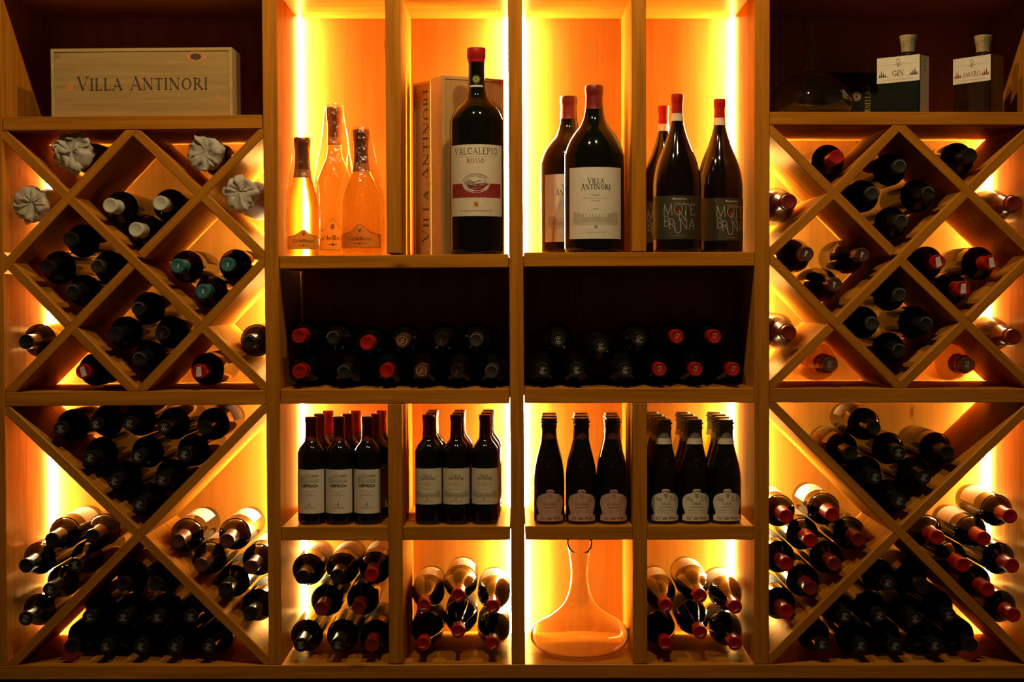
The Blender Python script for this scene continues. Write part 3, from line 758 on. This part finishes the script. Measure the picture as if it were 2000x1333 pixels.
cell('bottom diamond of left lattice', 'dark bottles in the bottom diamond of the left lattice', [(268, 525), (380, 634), (264, 748), (148, 632)], [(271, 603, 'blackr'), (226, 654, 'bare'), (316, 652, 'redline'), (272, 699, 'blackr')])
cell('in small left triangle of left lattice', None, [(14, 540), (120, 632), (14, 742)], [(52, 668, 'bare')])
cell('in small right triangle of left lattice', None, [(516, 530), (408, 634), (516, 745)], [(495, 673, 'blackr')])
cell('lower left triangle of left lattice', None, [(135, 645), (243, 762), (30, 762)], [(163, 726, 'strip')])
cell('lower right triangle of left lattice', None, [(395, 648), (503, 762), (285, 762)], [(389, 726, 'strip')])
cell('V bin under left lattice', 'dark bottles piled in the left V bin', [(30, 795), (500, 795), (266, 1022)],
     [(119, 838, 'black'), (187, 838, 'black'), (255, 838, 'black'), (323, 838, 'black'), (400, 836, 'blackL'), (180, 893, 'black'), (267, 893, 'black'), (352, 893, 'black'), (222, 945, 'black'), (300, 945, 'black'), (264, 992, 'black')])
cell('triangle bin beside left wall', 'bottles in the triangle bin beside the left wall', [(14, 820), (250, 1038), (16, 1272)],
     [(103, 1056, 'blackL'), (180, 1050, 'blackL'), (52, 1106, 'blackL'), (148, 1100, 'black'), (97, 1152, 'black'), (45, 1209, 'black')])
cell('triangle bin left of centre unit', 'bottles in the triangle bin left of the centre unit', [(519, 822), (284, 1042), (521, 1265)],
     [(348, 1058, 'brownL'), (443, 1057, 'brownL'), (391, 1108, 'brownL'), (489, 1110, 'brownL'), (438, 1152, 'blackL'), (486, 1203, 'blackL')])
cell('floor pile at lower left', 'dark bottles piled at the lower left', [(268, 1056), (500, 1300), (35, 1300)],
     [(140, 1264, 'bare'), (207, 1264, 'black'), (274, 1264, 'black'), (341, 1264, 'black'), (408, 1264, 'black'), (176, 1205, 'black'), (241, 1205, 'black'), (308, 1205, 'black'), (372, 1205, 'black'), (238, 1148, 'blackL'), (305, 1148, 'blackL')])
cell('dark shelf left of centre post', 'bottles on the dark shelf left of the centre post', [(548, 530), (994, 530), (995, 761), (548, 762)],
     [(581, 657, 'redring'), (648, 660, 'blackr'), (713, 670, 'red'), (786, 666, 'logo'), (862, 664, 'redline'), (930, 664, 'olive'),
      (583, 726, 'redring'), (672, 726, 'blackr'), (755, 725, 'red'), (823, 725, 'logo'), (893, 726, 'redline'), (960, 726, 'olive')])
cell('dark shelf right of centre post', 'bottles on the dark shelf right of the centre post', [(1025, 530), (1473, 530), (1473, 759), (1025, 759)],
     [(1090, 666, 'black'), (1172, 682, 'black'), (1248, 664, 'black'), (1322, 658, 'redw'), (1395, 658, 'redw'),
      (1058, 724, 'black'), (1124, 724, 'black'), (1220, 724, 'black'), (1288, 722, 'redw'), (1359, 722, 'redw'), (1432, 722, 'redw')])
cell('leftmost lower centre bin', 'bottles in the leftmost lower centre bin', [(550, 1057), (759, 1057), (760, 1298), (550, 1298)],
     [(591, 1128, 'blackL'), (661, 1126, 'blackL'), (729, 1124, 'redL'), (628, 1190, 'dred'), (700, 1188, 'dred'), (588, 1260, 'black'), (661, 1260, 'black'), (728, 1262, 'dred')])
cell('bin left of glass decanter', 'bottles in the bin left of the glass decanter', [(789, 1057), (998, 1057), (999, 1298), (789, 1298)],
     [(828, 1184, 'reddash'), (895, 1164, 'reddash'), (964, 1186, 'reddash'), (827, 1258, 'reddash'), (895, 1234, 'reddash'), (962, 1258, 'reddash')])
cell('bin right of glass decanter', 'bottles in the bin right of the glass decanter', [(1265, 1056), (1473, 1056), (1473, 1298), (1265, 1298)],
     [(1297, 1184, 'reddash'), (1367, 1164, 'reddash'), (1436, 1186, 'reddash'), (1300, 1258, 'reddash'), (1368, 1236, 'reddash'), (1436, 1258, 'reddash')])
cell('top left triangle of right lattice', None, [(1521, 244), (1737, 244), (1627, 368)], [(1634, 307, 'red')])
cell('top right triangle of right lattice', None, [(1778, 244), (2012, 244), (1885, 370)], [(1893, 304, 'bare')])
cell('small upper triangle beside right post', None, [(1504, 275), (1614, 381), (1504, 478)], [(1532, 397, 'foil')])
cell('top diamond of right lattice', 'dark bottles in the top diamond of the right lattice', [(1755, 272), (1872, 383), (1748, 491), (1640, 381)], [(1757, 325, 'olive'), (1703, 378, 'olive'), (1812, 378, 'blackr'), (1760, 432, 'olive')])
cell('upper triangle at right edge', None, [(2022, 262), (1898, 383), (2020, 505)], [(1976, 404, 'foil')])
cell('left diamond of right lattice', 'bottles with P caps', [(1627, 395), (1735, 503), (1627, 607), (1521, 500)], [(1575, 496, 'P'), (1686, 496, 'P'), (1630, 556, 'P')])
cell('right diamond of right lattice', 'red-capped bottles with paper strips', [(1885, 396), (1998, 500), (1890, 612), (1770, 502)], [(1832, 512, 'strip'), (1936, 513, 'strip'), (1881, 564, 'strip')])
cell('bottom diamond of right lattice', 'dark bottles in the bottom diamond of the right lattice', [(1752, 515), (1877, 627), (1762, 736), (1640, 619)], [(1757, 576, 'olive'), (1703, 632, 'olive'), (1808, 632, 'blackr'), (1756, 684, 'blackr')])
cell('small lower triangle beside right post', None, [(1504, 530), (1614, 619), (1504, 740)], [(1533, 650, 'foil')])
cell('lower triangle at right edge', None, [(2020, 512), (1903, 625), (2020, 755)], [(1976, 662, 'foil')])
cell('V bin under right lattice', 'bottles piled in the right V bin', [(1525, 787), (2005, 787), (1762, 1020)],
     [(1704, 838, 'blackL'), (1659, 888, 'blackL'), (1754, 886, 'black'), (1850, 885, 'blackL'), (1712, 935, 'black'), (1806, 935, 'black'), (1760, 983, 'black')])
cell('triangle bin right of centre unit', 'red-capped bottles in the bin right of the centre unit', [(1504, 812), (1742, 1040), (1504, 1262)],
     [(1531, 1012, 'redL'), (1624, 1008, 'redL'), (1580, 1058, 'redL'), (1676, 1054, 'dred'), (1532, 1104, 'redL'), (1629, 1103, 'dred'), (1583, 1151, 'dred'), (1536, 1197, 'redL')])
cell('triangle bin at right edge', 'red-capped bottles in the bin at the right edge', [(2021, 810), (1775, 1040), (2019, 1285)],
     [(1970, 1011, 'redL'), (1830, 1050, 'redL'), (1920, 1056, 'redL'), (1881, 1103, 'red'), (1977, 1106, 'redL'), (1929, 1153, 'red'), (1979, 1202, 'red')])
cell('floor pile at lower right', 'dark bottles piled at the lower right', [(1757, 1055), (1978, 1299), (1535, 1299)],
     [(1605, 1259, 'black'), (1690, 1260, 'black'), (1757, 1260, 'black'), (1822, 1260, 'black'), (1895, 1260, 'bare'), (1650, 1205, 'black'), (1717, 1203, 'black'), (1785, 1203, 'black'), (1852, 1203, 'black'), (1748, 1142, 'black'), (1812, 1146, 'blackL')])

# ---- wrapped single bottles -----------------------------------------------------------
def crumple(prof, mat, name, parent, amp, seed, seg=48, squash=1.0):
    def jit(k, i, a, r, z):
        q = Vector((math.cos(a)*1.6, math.sin(a)*1.6, z*38+seed))
        n = noise.noise(q*1.3)*amp+(.5-abs(noise.noise(q*3.1)))*amp*.7+noise.noise(q*7.7)*amp*.25-amp*.3
        return max(.002, r+n*min(1, r/.02)), z+noise.noise(q*2.1+Vector((9, 3, 1)))*amp*.9
    o = lathe(prof, mat, name, parent, seg, jit, smooth=True)
    return o
def tissue_bottle(px, py, poly, label, seed, cover, style, bend=(0, 0)):
    root = thing('wrapped_wine_bottle', label, 'bottle')
    BEND = bend
    h, r = .284, .0375
    lathe([(a*r, b*h) for a, b in smooth_profile(SHAPES['burgundy'])], M['dark'], 'glass', root, 40)
    pr = [(max(radius_at('burgundy', cover)*r, .019)*.98, cover*h-.004)]
    n = 18
    for i in range(n+1):
        t = cover+(.93-cover)*i/n
        pr.append((max(radius_at('burgundy', t)*r, .0245 if style == 'knot' else .019)+.004, t*h))
    big = {'knot': .036, 'flare': .040, 'body': .035}[style]
    m = len(pr)
    for rr, t in ((.80, .93), (.95, .96), (1.0, .985), (1.0, 1.01), (.93, 1.03), (.78, 1.042), (.58, 1.046), (.36, 1.042), (.16, 1.036), (0, 1.03)): pr.append((rr*big, t*h))
    o = crumple(pr, M['tissue'], 'tissue_wrap', root, .003, seed, 96)
    for v in o.data.vertices:
        t = max(0, (v.co.z/h-.80)/.24); w_ = max(0, min(1, (v.co.z/h-.88)/.08))
        q = v.co*46+Vector((seed, seed*2, 0)); q2 = v.co*105+Vector((0, seed, 5))
        fold = Vector((noise.noise(q), noise.noise(q+Vector((7, 1, 3))), noise.noise(q+Vector((2, 9, 4)))))*.016
        fine = Vector((noise.noise(q2), noise.noise(q2+Vector((7, 1, 3))), noise.noise(q2+Vector((2, 9, 4)))))*.005
        ridge = (.5-abs(noise.noise(v.co*60+Vector((seed, 3, 1)))))*.010
        rad = Vector((v.co.x, v.co.y, 0))
        if rad.length > 1e-5: rad.normalize()
        v.co += (fold*{'knot': .35, 'flare': 1.0, 'body': .5}[style]+fine+rad*ridge)*w_+Vector((bend[0]*t*t, bend[1]*t*t, 0))
        v.co.z = min(v.co.z, D-.012)
    p = P(px, py, .01); its = settle([[p.x, p.z, r+(.0085 if cover > .5 else .0115)]], bay_of(poly))
    root.matrix_basis = Matrix.Translation((its[0][0], D-.0215, its[0][1])) @ Matrix.Rotation(PI/2, 4, 'X')
    return root
tissue_bottle(160, 302, [(25, 256), (238, 256), (130, 372)], 'bottle with tissue twisted round its neck, top left triangle of left lattice', 1.3, .60, 'flare', (-.012, .006))
tissue_bottle(412, 312, [(285, 254), (497, 252), (389, 365)], 'bottle capped with crumpled white tissue, top right triangle of left lattice', 4.1, .74, 'knot', (.0, .004))
tissue_bottle(48, 418, [(8, 280), (117, 385), (8, 500)], 'fully tissue-wrapped bottle in upper triangle beside the left wall', 7.7, .03, 'body', (.005, -.004))
tissue_bottle(486, 406, [(514, 283), (402, 378), (516, 482)], 'tissue-wrapped bottle in upper triangle left of the centre unit', 2.6, .10, 'body', (-.005, .004))
def rose_bottle(px, py, poly, label, seed, twist):
    root = thing('rose_wine_bottle', label, 'bottle')
    h, r = .29, .042
    lathe([(a*r, b*h) for a, b in smooth_profile(SHAPES['sparkling'])], M['rose'], 'glass', root, 40)
    capsule('sparkling', h, r, .74, 'c_copper', root)
    emblem('whorl', r, h, root.children[-1])
    pr = [(r*1.02, .02*h), (r*1.05, .30*h), (r*1.02, .52*h), (r*.86, .66*h), (r*.62, .80*h), (r*.5, .93*h), (r*.46, 1.01*h)]
    crumple(pr, M['filmo'], 'cellophane_wrap', root, .003, seed)
    if twist:
        pt = [(.004, 0), (.006, .010), (.012, .020), (.019, .029), (.021, .034)]
        o = crumple(pt, M['filmo'], 'cellophane_twist', root, .006, seed+3, 30)
        o.location = (-.016, .0, .84*h); o.rotation_euler = (.2, -.6, 0)
    p = P(px, py, .03); its = settle([[p.x, p.z, r+.006]], bay_of(poly))
    root.matrix_basis = Matrix.Translation((its[0][0], D-.0215, its[0][1])) @ Matrix.Rotation(PI/2, 4, 'X')
rose_bottle(1614, 710, [(1627, 632), (1740, 759), (1525, 759)], 'orange rosé bottle in twisted cellophane, bottom left triangle of right lattice', 1.0, True)
rose_bottle(1888, 716, [(1890, 640), (2000, 759), (1785, 759)], 'orange rosé bottle with copper foil, bottom right triangle of right lattice', 5.0, False)

# ------------------------------------------------------------------ standing bottles
def shelf_z(key, px):
    xa, ya, xb, yb = SH[key]; return P(px, ya+(yb-ya)*(px-xa)/(xb-xa)).z
def stand(px, depth, key, root, turn=0.0):
    p = P(px, 600, depth)
    root.matrix_basis = Matrix.Translation((p.x, depth, shelf_z(key, px)+.0006)) @ Matrix.Rotation(turn, 4, 'Z')
def height(px, py_top, depth, key): return P(px, py_top, depth).z-shelf_z(key, px)
# large bottles, top centre
h = height(932, 95, .066, 'C1'); r = .0592
b = proto('magnum_round', h, r, 'dark', 'c_red', .93, None, lambda r, h, root: lab_valcalepio(r, .182*h, .523*h, 1.19).build('label', root, r=r))
e = Print(); e.disc(0, .845*h, .0085, .0095, 'inkgreen', 0); e.disc(0, .845*h, .0058, .0066, 'inkgold', 1); e.rect(-.0032, .0032, .838*h, .852*h, 'inkgreen', 2); e.rect(-.0155, .0155, .808*h, .818*h, 'paperw', 1)
e.build('neck_label', b, r=.0185)
stand(932, .066, 'C1', b); b.name = 'large_wine_bottle'
tag(b, 'giant dark bottle with cream VALCALEPIO label and red wax cap', 'bottle')
ha = height(1161, 168, .070, 'D1'); ra = .0662
def big_villa(): return proto('magnum_slope', ha, ra, 'dark', 'c_darkred', .856, None, lambda r, h, root: lab_villa(r, h, .079*h, .499*h, 1.0).build('label', root, r=r))
b = get('bigvilla', big_villa); b.name = 'large_wine_bottle'; stand(1161, .070, 'D1', b)
tag(b, 'giant VILLA ANTINORI bottle with dark red cap standing in front', 'bottle', 'giant Villa Antinori bottles')
b = get('bigvilla', big_villa); stand(1111, .252, 'D1', b)
tag(b, 'giant VILLA ANTINORI bottle half hidden behind its twin', 'bottle', 'giant Villa Antinori bottles')
hm = height(1322, 185, .062, 'D1'); rm = .0525
def monte(): return proto('magnum_burg', hm, rm, 'brown', 'c_red', .876, None, lambda r, h, root: lab_montebruna(r, .08*h, .352*h).build('label', root, r=r), band=(.83, .878, 'paper'))
for px, dp, tn, lb in ((1322.5, .062, 0, 'MONTEBRUNA magnum standing foremost, whole dark label facing out'), (1405, .150, .42, 'MONTEBRUNA magnum nearest the post, label turned to the right'), (1296, .268, -.2, 'MONTEBRUNA magnum at the back, half hidden by the divider')):
    b = get('monte', monte); b.name = 'magnum_wine_bottle'; stand(px, dp, 'D1', b, tn); tag(b, lb, 'bottle', 'Montebruna magnums')
# cellophane-wrapped golden bottles
def bosco(px, ptop, dp, r, half, za, zb, peak, label, turn=0, shape='wide_sparkling', t0=.73, t1=.665, seed=0):
    h = height(px, ptop, dp, 'C1')
    b = thing('sparkling_wine_bottle'); b['label'] = label
    lathe([(a*r, q*h) for a, q in smooth_profile(SHAPES[shape])], M['gold'], 'glass', b, 44)
    capsule(shape, h, r, t0, 'c_copper', b)
    sleeve('neck_band', shape, h, r, t1, t0, 'c_copperlight', b)
    lab_bosco(r, h, za, zb, half, peak).build('label', b, r=r, turn=turn)
    k = r+.003
    pr = [(k, .006), (k*1.03, .10*h), (k*1.05, .25*h), (k*1.05, .42*h), (k*1.0, .52*h), (k*.88, .62*h), (k*.72, .72*h), (k*.60, .84*h), (k*.50, .95*h), (k*.44, 1.0*h), (k*.40, 1.022*h)]
    crumple(pr, M['film'], 'cellophane_wrap', b, .0024, seed)
    stand(px, dp, 'C1', b); tag(b, label, 'bottle', 'cellophane-wrapped golden bottles')
bosco(592.5, 270, .055, .0345, 1.25, .014, .043, .012, 'smallest golden sparkling bottle in cellophane, next to the left post', turn=.18, seed=2., shape='half_sparkling')
bosco(655, 211, .165, .0440, .95, .014, .058, .026, 'tallest golden sparkling bottle in cellophane, standing behind two others', turn=.0, t0=.80, t1=.755, seed=5.)
bosco(707.5, 254, .060, .0450, 1.25, .016, .047, .019, 'wide golden sparkling bottle in cellophane, next to the divider', turn=.0, seed=8.)
# half bottles in the lit middle row
def row(cellname, key, cols, ptop, r, mk, kind, group, dps, shift, alt=None, name='half_wine_bottle'):
    rn = ['front', 'second', 'back'] if len(dps) == 3 else ['front', 'second', 'third', 'back']
    for ci, cx in enumerate(cols):
        for ri, dp in enumerate(dps):
            m = alt if (alt and ri == len(dps)-1) else mk
            b = get((key, cellname, m.__name__), m); b.name = name
            stand(cx+shift[ri] if not isinstance(shift[ri], (list, tuple)) else cx+shift[ri][ci], dp, key, b, random.uniform(-.06, .06)+(.1 if ri else 0))
            tag(b, f"{kind}, {['left', 'middle', 'right'][ci]} of {rn[ri]} row, {cellname}", 'bottle', group)
hn = height(660, 815, .055, 'C3a'); rn_ = .0298
def nep(): return proto('bordeaux', hn, rn_, 'dark', 'c_darkred', .78, None, lambda r, h, root: lab_neprica(r, h, .105*h, .515*h, 1.35).build('label', root, r=r))
def nepr(): return proto('bordeaux', hn, rn_, 'dark', 'c_red', .78, None, lambda r, h, root: lab_neprica(r, h, .105*h, .515*h, 1.35).build('label', root, r=r))
row('left end of lit row', 'C3a', [606, 660.5, 716], 815, rn_, nep, 'NÈPRICA half bottle', 'Nèprica half bottles', [.055, .145, .235], [0, 17, [33, 32, 27]], nepr)
hv = height(890, 811, .055, 'C3b')
def vil(): return proto('bordeaux', hv, rn_, 'dark', 'c_darkred', .80, None, lambda r, h, root: lab_villa(r, h, .185*h, .515*h, 1.35, 'paper').build('label', root, r=r))
row('left of centre post', 'C3b', [836, 890, 946.5], 811, rn_, vil, 'VILLA ANTINORI half bottle', 'Villa Antinori half bottles', [.055, .130, .205], [0, [6, 5, 4], [9, 8, 7]])
def crest(r, h, root):  # painted glints: grey specks for light caught on the embossed shoulder crest
    E = Print()
    for k in range(26):
        a = random.gauss(0, .3); z = random.uniform(.49, .62)*h
        E.disc(a*.016, z, random.uniform(.0003, .0007), random.uniform(.0003, .0006), random.choice(['inkg', 'c_grey', 'c_grey']), random.choice((1, 2, 3)), 6)
    return E.build('crest_glints', root, r=radius_at('frati', .55)*r*.985, eps=.0006)
hf = height(1137, 817, .055, 'D3a'); rf = .0337
def rosa(): return proto('frati', hf, rf, 'dark', 'c_brown', .80, None, lambda r, h, root: (lab_frati(r, h, .03*h, .335*h, True).build('label', root, r=r), crest(r, h, root)), crown=True)
row('right of centre post', 'D3a', [1072, 1135.5, 1197], 817, rf, rosa, 'half bottle with rose-pink Frati label', 'pink-labelled half bottles', [.055, .130, .205], [0, [0, -2, -3], [0, -2, -4]])
hg = height(1357, 820, .055, 'D3b')
def white(): return proto('frati', hg, rf, 'dark', 'c_grey', .82, None, lambda r, h, root: (lab_frati(r, h, .03*h, .345*h, False).build('label', root, r=r), crest(r, h, root)), crown=True, band=(.765, .822, 'paper'))
def whitem(): return proto('frati', hg, rf, 'moss', 'c_grey', .82, None, lambda r, h, root: lab_frati(r, h, .03*h, .345*h, False).build('label', root, r=r), crown=True, band=(.765, .822, 'paper'))
row('right end of lit row', 'D3b', [1296.5, 1357, 1418], 820, rf, white, 'half bottle with whitish Frati label', 'white-labelled half bottles', [.055, .128, .202, .276][:3]+[.280], [0, -7.5, -14, -23][:3]+[-23], whitem)

# ------------------------------------------------------------------ decanters
def decanter(prof, name, label, loc, mat, cut=None, th=.0026):
    pr = []
    for i in range(len(prof)-1):
        p0, p1, p2, p3 = prof[max(0, i-1)], prof[i], prof[i+1], prof[min(len(prof)-1, i+2)]
        for t in (0, .25, .5, .75):
            pr.append(tuple(0.5*((2*p1[k])+(-p0[k]+p2[k])*t+(2*p0[k]-5*p1[k]+4*p2[k]-p3[k])*t*t+(-p0[k]+3*p1[k]-3*p2[k]+p3[k])*t**3) for k in (0, 1)))
    pr.append(prof[-1]); pr[0] = (0, prof[0][1])
    o = lathe(pr, mat, name, None, 72)
    if cut:
        bm = bmesh.new(); bm.from_mesh(o.data)
        bmesh.ops.bisect_plane(bm, geom=list(bm.verts)+list(bm.edges)+list(bm.faces), plane_co=cut[0], plane_no=cut[1], clear_outer=True)
        bm.to_mesh(o.data); bm.free()
    for p in o.data.polygons: p.use_smooth = True
    m = o.modifiers.new('wall', 'SOLIDIFY'); m.thickness = th; m.offset = -1
    o.location = loc; tag(o, label, 'decanter'); return o
p = P(1131.5, 600, .122)
decanter([(0, .001), (.050, .000), (.085, .004), (.104, .018), (.109, .036), (.103, .052), (.085, .067), (.060, .083), (.036, .104), (.024, .128), (.0178, .160), (.0178, .185), (.0215, .215), (.026, .245), (.031, .275), (.035, .300)],
         'wine_decanter', 'wide clear glass wine decanter with slanted mouth in a glowing cell', (p.x, .122, shelf_z('BC', 1131)+.0035), M['clear'],
         cut=((0, -.024, .222), (0, -.85, 1.0)))
p = P(1583, 600, .105); k = height(1583, 42, .105, 'RT')
decanter([(0, .001), (.045, .000), (.080, .006), (.091, .026), (.090, .040), (.078, .060), (.050, .082), (.026, .094), (.0165, .106), (.0135, .125), (.0130, .150), (.0135, k*.9), (.0165, k)],
         'ship_decanter', 'thin clear glass decanter with tall neck on the dark right shelf', (p.x, .105, shelf_z('RT', 1583)+.0032), M['smoke'], th=.0018)

# ------------------------------------------------------------------ crates and boxes
def plan_box(bm, pts, z0, z1, mat=0, inset=0):
    f = [bm.verts.new((x, y, z0)) for x, y in pts]; g = [bm.verts.new((x, y, z1)) for x, y in pts]
    n = len(pts); fs = [bm.faces.new(list(reversed(f))), bm.faces.new(g)]
    for i in range(n): fs.append(bm.faces.new((f[i], f[(i+1) % n], g[(i+1) % n], g[i])))
    for q in fs: q.material_index = mat
def mesh_obj(name, bm, mats, parent=None, along=None, bev=0):
    bmesh.ops.recalc_face_normals(bm, faces=bm.faces)
    if bev: bmesh.ops.bevel(bm, geom=list(bm.edges), offset=bev, segments=2, affect='EDGES', clamp_overlap=True)
    me = bpy.data.meshes.new(name); bm.to_mesh(me); bm.free()
    for m in mats: me.materials.append(m)
    if along: grain_uv(me, along)
    return link(name, me, parent)
def crate(name, label, corner, ang, wdt, dep, hgt, horizontal, front_text, side_text=None):
    "origin at the near lower front-left corner, front face looking to -y before turning"
    c = thing(name, label, 'wooden box', loc=corner); c.rotation_euler = (0, 0, ang)
    t = .007
    al = (1, 0, 0) if horizontal else (0, 0, 1)
    bm = bmesh.new()                                            # case: four walls and back, open to the front lid
    plan_box(bm, [(0, .0), (t, .0), (t, dep), (0, dep)], 0, hgt); plan_box(bm, [(wdt-t, 0), (wdt, 0), (wdt, dep), (wdt-t, dep)], 0, hgt)
    plan_box(bm, [(t, 0), (wdt-t, 0), (wdt-t, dep), (t, dep)], hgt-t, hgt); plan_box(bm, [(t, 0), (wdt-t, 0), (wdt-t, dep), (t, dep)], 0, t*.35)
    plan_box(bm, [(t, dep-t), (wdt-t, dep-t), (wdt-t, dep), (t, dep)], t, hgt-t)
    mesh_obj('case', bm, [M['crate_edge']], c, al)
    bm = bmesh.new(); plan_box(bm, [(t+.0006, .0016), (wdt-t*.2, .0016), (wdt-t*.2, .008), (t+.0006, .008)], t*.4, hgt-t-.0006)
    lid = mesh_obj('lid', bm, [M['crate']], c, al)
    if front_text: front_text(c, lid)
    if side_text: side_text(c, lid)
    return c
a, bq = P(101, 228, .03), P(454.5, 223.5, .03); topz = P(101, 95.5, .03).z
W_, Hh = (bq-a).length, topz-shelf_z('LT', 101)-.0005
def ft(c, lid):
    E = Print(); E.text('Villa Antinori', W_*.505, Hh*.395, Hh*.195, 'inkbrand', 1, small=.86, wx=1.13, sp=.05); E.build('lettering', lid, eps=-.0012)
c0 = crate('wine_crate', 'long pale pine VILLA ANTINORI crate lying on the top left shelf', (a.x, .03, shelf_z('LT', 101)+.0006), 0, W_, .10, Hh, True, ft)
kn = Print(); kn.disc(W_*.80, Hh*.87, .022, .013, 'inkorange', 0); kn.disc(W_*.80, Hh*.87, .012, .007, 'inkbrand', 1); kn.disc(W_*.10, Hh*.44, .009, .011, 'inkorange', 0); kn.disc(W_*.92, Hh*.27, .004, .008, 'inkorange', 0)
kn.build('knots', c0.children[1], eps=-.0013)
c0.rotation_euler = (0, -math.atan2(shelf_z('LT', 454)-shelf_z('LT', 101), W_), 0)
# two upright crates behind the giant bottle
z = shelf_z('C1', 990)+.0006
p0 = P(865, 600, .135); p1 = P(985, 600, .205); ang = math.atan2(p1.y-p0.y, p1.x-p0.x)
crate('wine_crate', 'upright pale pine crate right behind the giant VALCALEPIO bottle', (p0.x, p0.y, z), ang, (p1-p0).length, .062, P(865, 147, .135).z-z, False, None)
p2 = P(808, 600, .262); p3 = P(842, 600, .212); an2 = math.atan2(p3.y-p2.y, p3.x-p2.x); wA = (p3-p2).length; hA = P(842, 156, .20).z-z
def ft2(c, lid):
    E = Print(); E.text('Villa Antinori', wA*.93, hA*.52, wA*.42, 'inkbrand', 1, small=.86, wx=hA*.92/(wA*.42*9.1), rot=True, sp=.05, thick=.14); E.build('lettering', lid, eps=-.0012)
crate('wine_crate', 'upright pine crate with sideways VILLA ANTINORI lettering by the divider', (p2.x, p2.y, z), an2, wA, .045, hA, False, ft2)
# black gift box behind the ship decanter
zr = shelf_z('RT', 1640)+.0006
p = P(1573, 600, .22); q = P(1714, 600, .22); hb = P(1640, 142, .22).z-zr
g = thing('gift_box', 'black ORNELLAIA gift box with gold medallion behind the thin decanter', 'box', loc=(p.x, .22, zr))
bm = bmesh.new(); plan_box(bm, [(0, 0), (q.x-p.x, 0), (q.x-p.x, .10), (0, .10)], 0, hb*.93); mesh_obj('box_base', bm, [M['box']], g, bev=.001)
bm = bmesh.new(); plan_box(bm, [(-.0008, -.0008), (q.x-p.x+.0008, -.0008), (q.x-p.x+.0008, .1008), (-.0008, .1008)], hb*.935, hb); mesh_obj('box_lid', bm, [M['box']], g, bev=.001)
E = Print(); mx_ = P(1671, 600, .22).x-p.x; tx_ = P(1698, 600, .22).x-p.x
mz = P(1671, 189, .22).z-zr
E.disc(mx_, mz, .0105, .0105, 'inkgold', 1, 24); E.ring(mx_, mz, .0078, .0078, .0010, 'inkbrand', 2); E.disc(mx_, mz, .0035, .004, 'inkbrand', 2, 8); E.poly([(mx_-.028, mz+.006), (mx_-.012, mz+.001), (mx_-.012, mz-.003), (mx_-.024, mz-.004)], 'inkgold', 1)
E.text('ORNELLAIA', tx_, hb*.44, .0125, 'inkgold', 1, rot=True, wx=.82)
E.build('gold_print', g.children[0])
# square stoppered bottles
def square_bottle(name, label, near, left, rightv, ptop, cork, lab_rect, word, inkc, gm, side_label):
    pn = P(near, 600, .022); zz = shelf_z('RT', near)+.0006
    pl = P(left[0], 600, .022+left[1]); an = math.atan2(pl.y-pn.y, pl.x-pn.x)   # direction from near corner to far left corner
    wd = (pl-pn).length; sd = rightv
    hb = P(near, ptop, .022).z-zz
    o = thing(name, label, 'bottle', loc=(pl.x, pl.y, zz)); o.rotation_euler = (0, 0, an+PI)
    bm = bmesh.new(); plan_box(bm, [(0, 0), (wd, 0), (wd, sd), (0, sd)], 0, hb)
    mesh_obj('glass', bm, [M[gm]], o, bev=.003)
    nk = lathe([(.024, 0), (.020, .004), (.0145, .010), (.014, .016)], M[gm], 'neck', o, 28); nk.location = (wd*.62, sd*.5, hb-.001)
    ck = lathe([(.0150, 0), (.0150, .010), (.0175, .024), (.0195, .034), (.0185, .037), (0, .037)], M['cork'], 'stopper', o, 28); ck.location = (wd*.62, sd*.5, hb+.008)
    bd = lathe([(.0154, .001), (.0154, .010), (.0178, .024), (.0198, .033)], M['ribbon'], 'seal_strip', ck, 28)
    bm = bmesh.new(); bm.from_mesh(bd.data); bmesh.ops.delete(bm, geom=[v for v in bm.verts if v.co.x < .009], context='VERTS'); bm.to_mesh(bd.data); bm.free()
    L = Print(); z0, z1 = lab_rect
    L.rect(0, wd, z0*hb, z1*hb, 'paperw', 0); H_ = (z1-z0)*hb; zc = z0*hb
    L.lines(wd*.5, zc+H_*.70, [wd*.86], .0008, .003, 'inkf'); L.word('DISTILLERIA', wd*.5, zc+H_*.66, .0030, 'inkf', 2)
    L.ring(wd*.5, zc+H_*.82, .0042, .005, .0012, 'inkg', 3); L.disc(wd*.5, zc+H_*.66, .0028, .004, 'inkg', 3, 8)
    L.text(word, wd*.5, zc+H_*.24, .0125 if word == 'GIN' else .0105, inkc, 2)
    for sg in (-1, 1):
        for k in range(4): x = wd*.5+sg*(wd*.30+k*.0045); L.poly([(x-.002, zc+H_*.25), (x+.002, zc+H_*.25), (x, zc+H_*(.38+.08*((k*7) % 3)))], inkc, 2)
        L.rect(*(sorted((wd*.5+sg*wd*.24, wd*.5+sg*wd*.46))), zc+H_*.24, zc+H_*.25, inkc, 2)
    L.lines(wd*.5, zc+H_*.10, [wd*.7], .0014, .003, 'inkf')
    L.build('label', o)
    if side_label:
        L = Print(); L.rect(.002, sd-.002, .001, hb*.985, 'paperw', 0); L.ring(sd*.5, hb*.86, .005, .0065, .0016, 'inkg', 1, 40, 320); L.disc(sd*.5, hb*.74, .004, .005, 'inkg', 1, 8)
        s_ = L.build('side_label', o); s_.location = (wd, 0, 0); s_.rotation_euler = (0, 0, PI/2)
    return o
square_bottle('gin_bottle', 'square GIN bottle with cork stopper and white paper down one side', 1794, (1711, .062), .050, 104, None, (.55, .985), 'GIN', 'ink', 'gindark', True)
square_bottle('amaro_bottle', 'square dark AMARO bottle with cork stopper at the shelf end', 1932, (1859, .075), .050, 104, None, (.55, .985), 'AMARO', 'inkr', 'amaro', False)
bpy.context.view_layer.update()
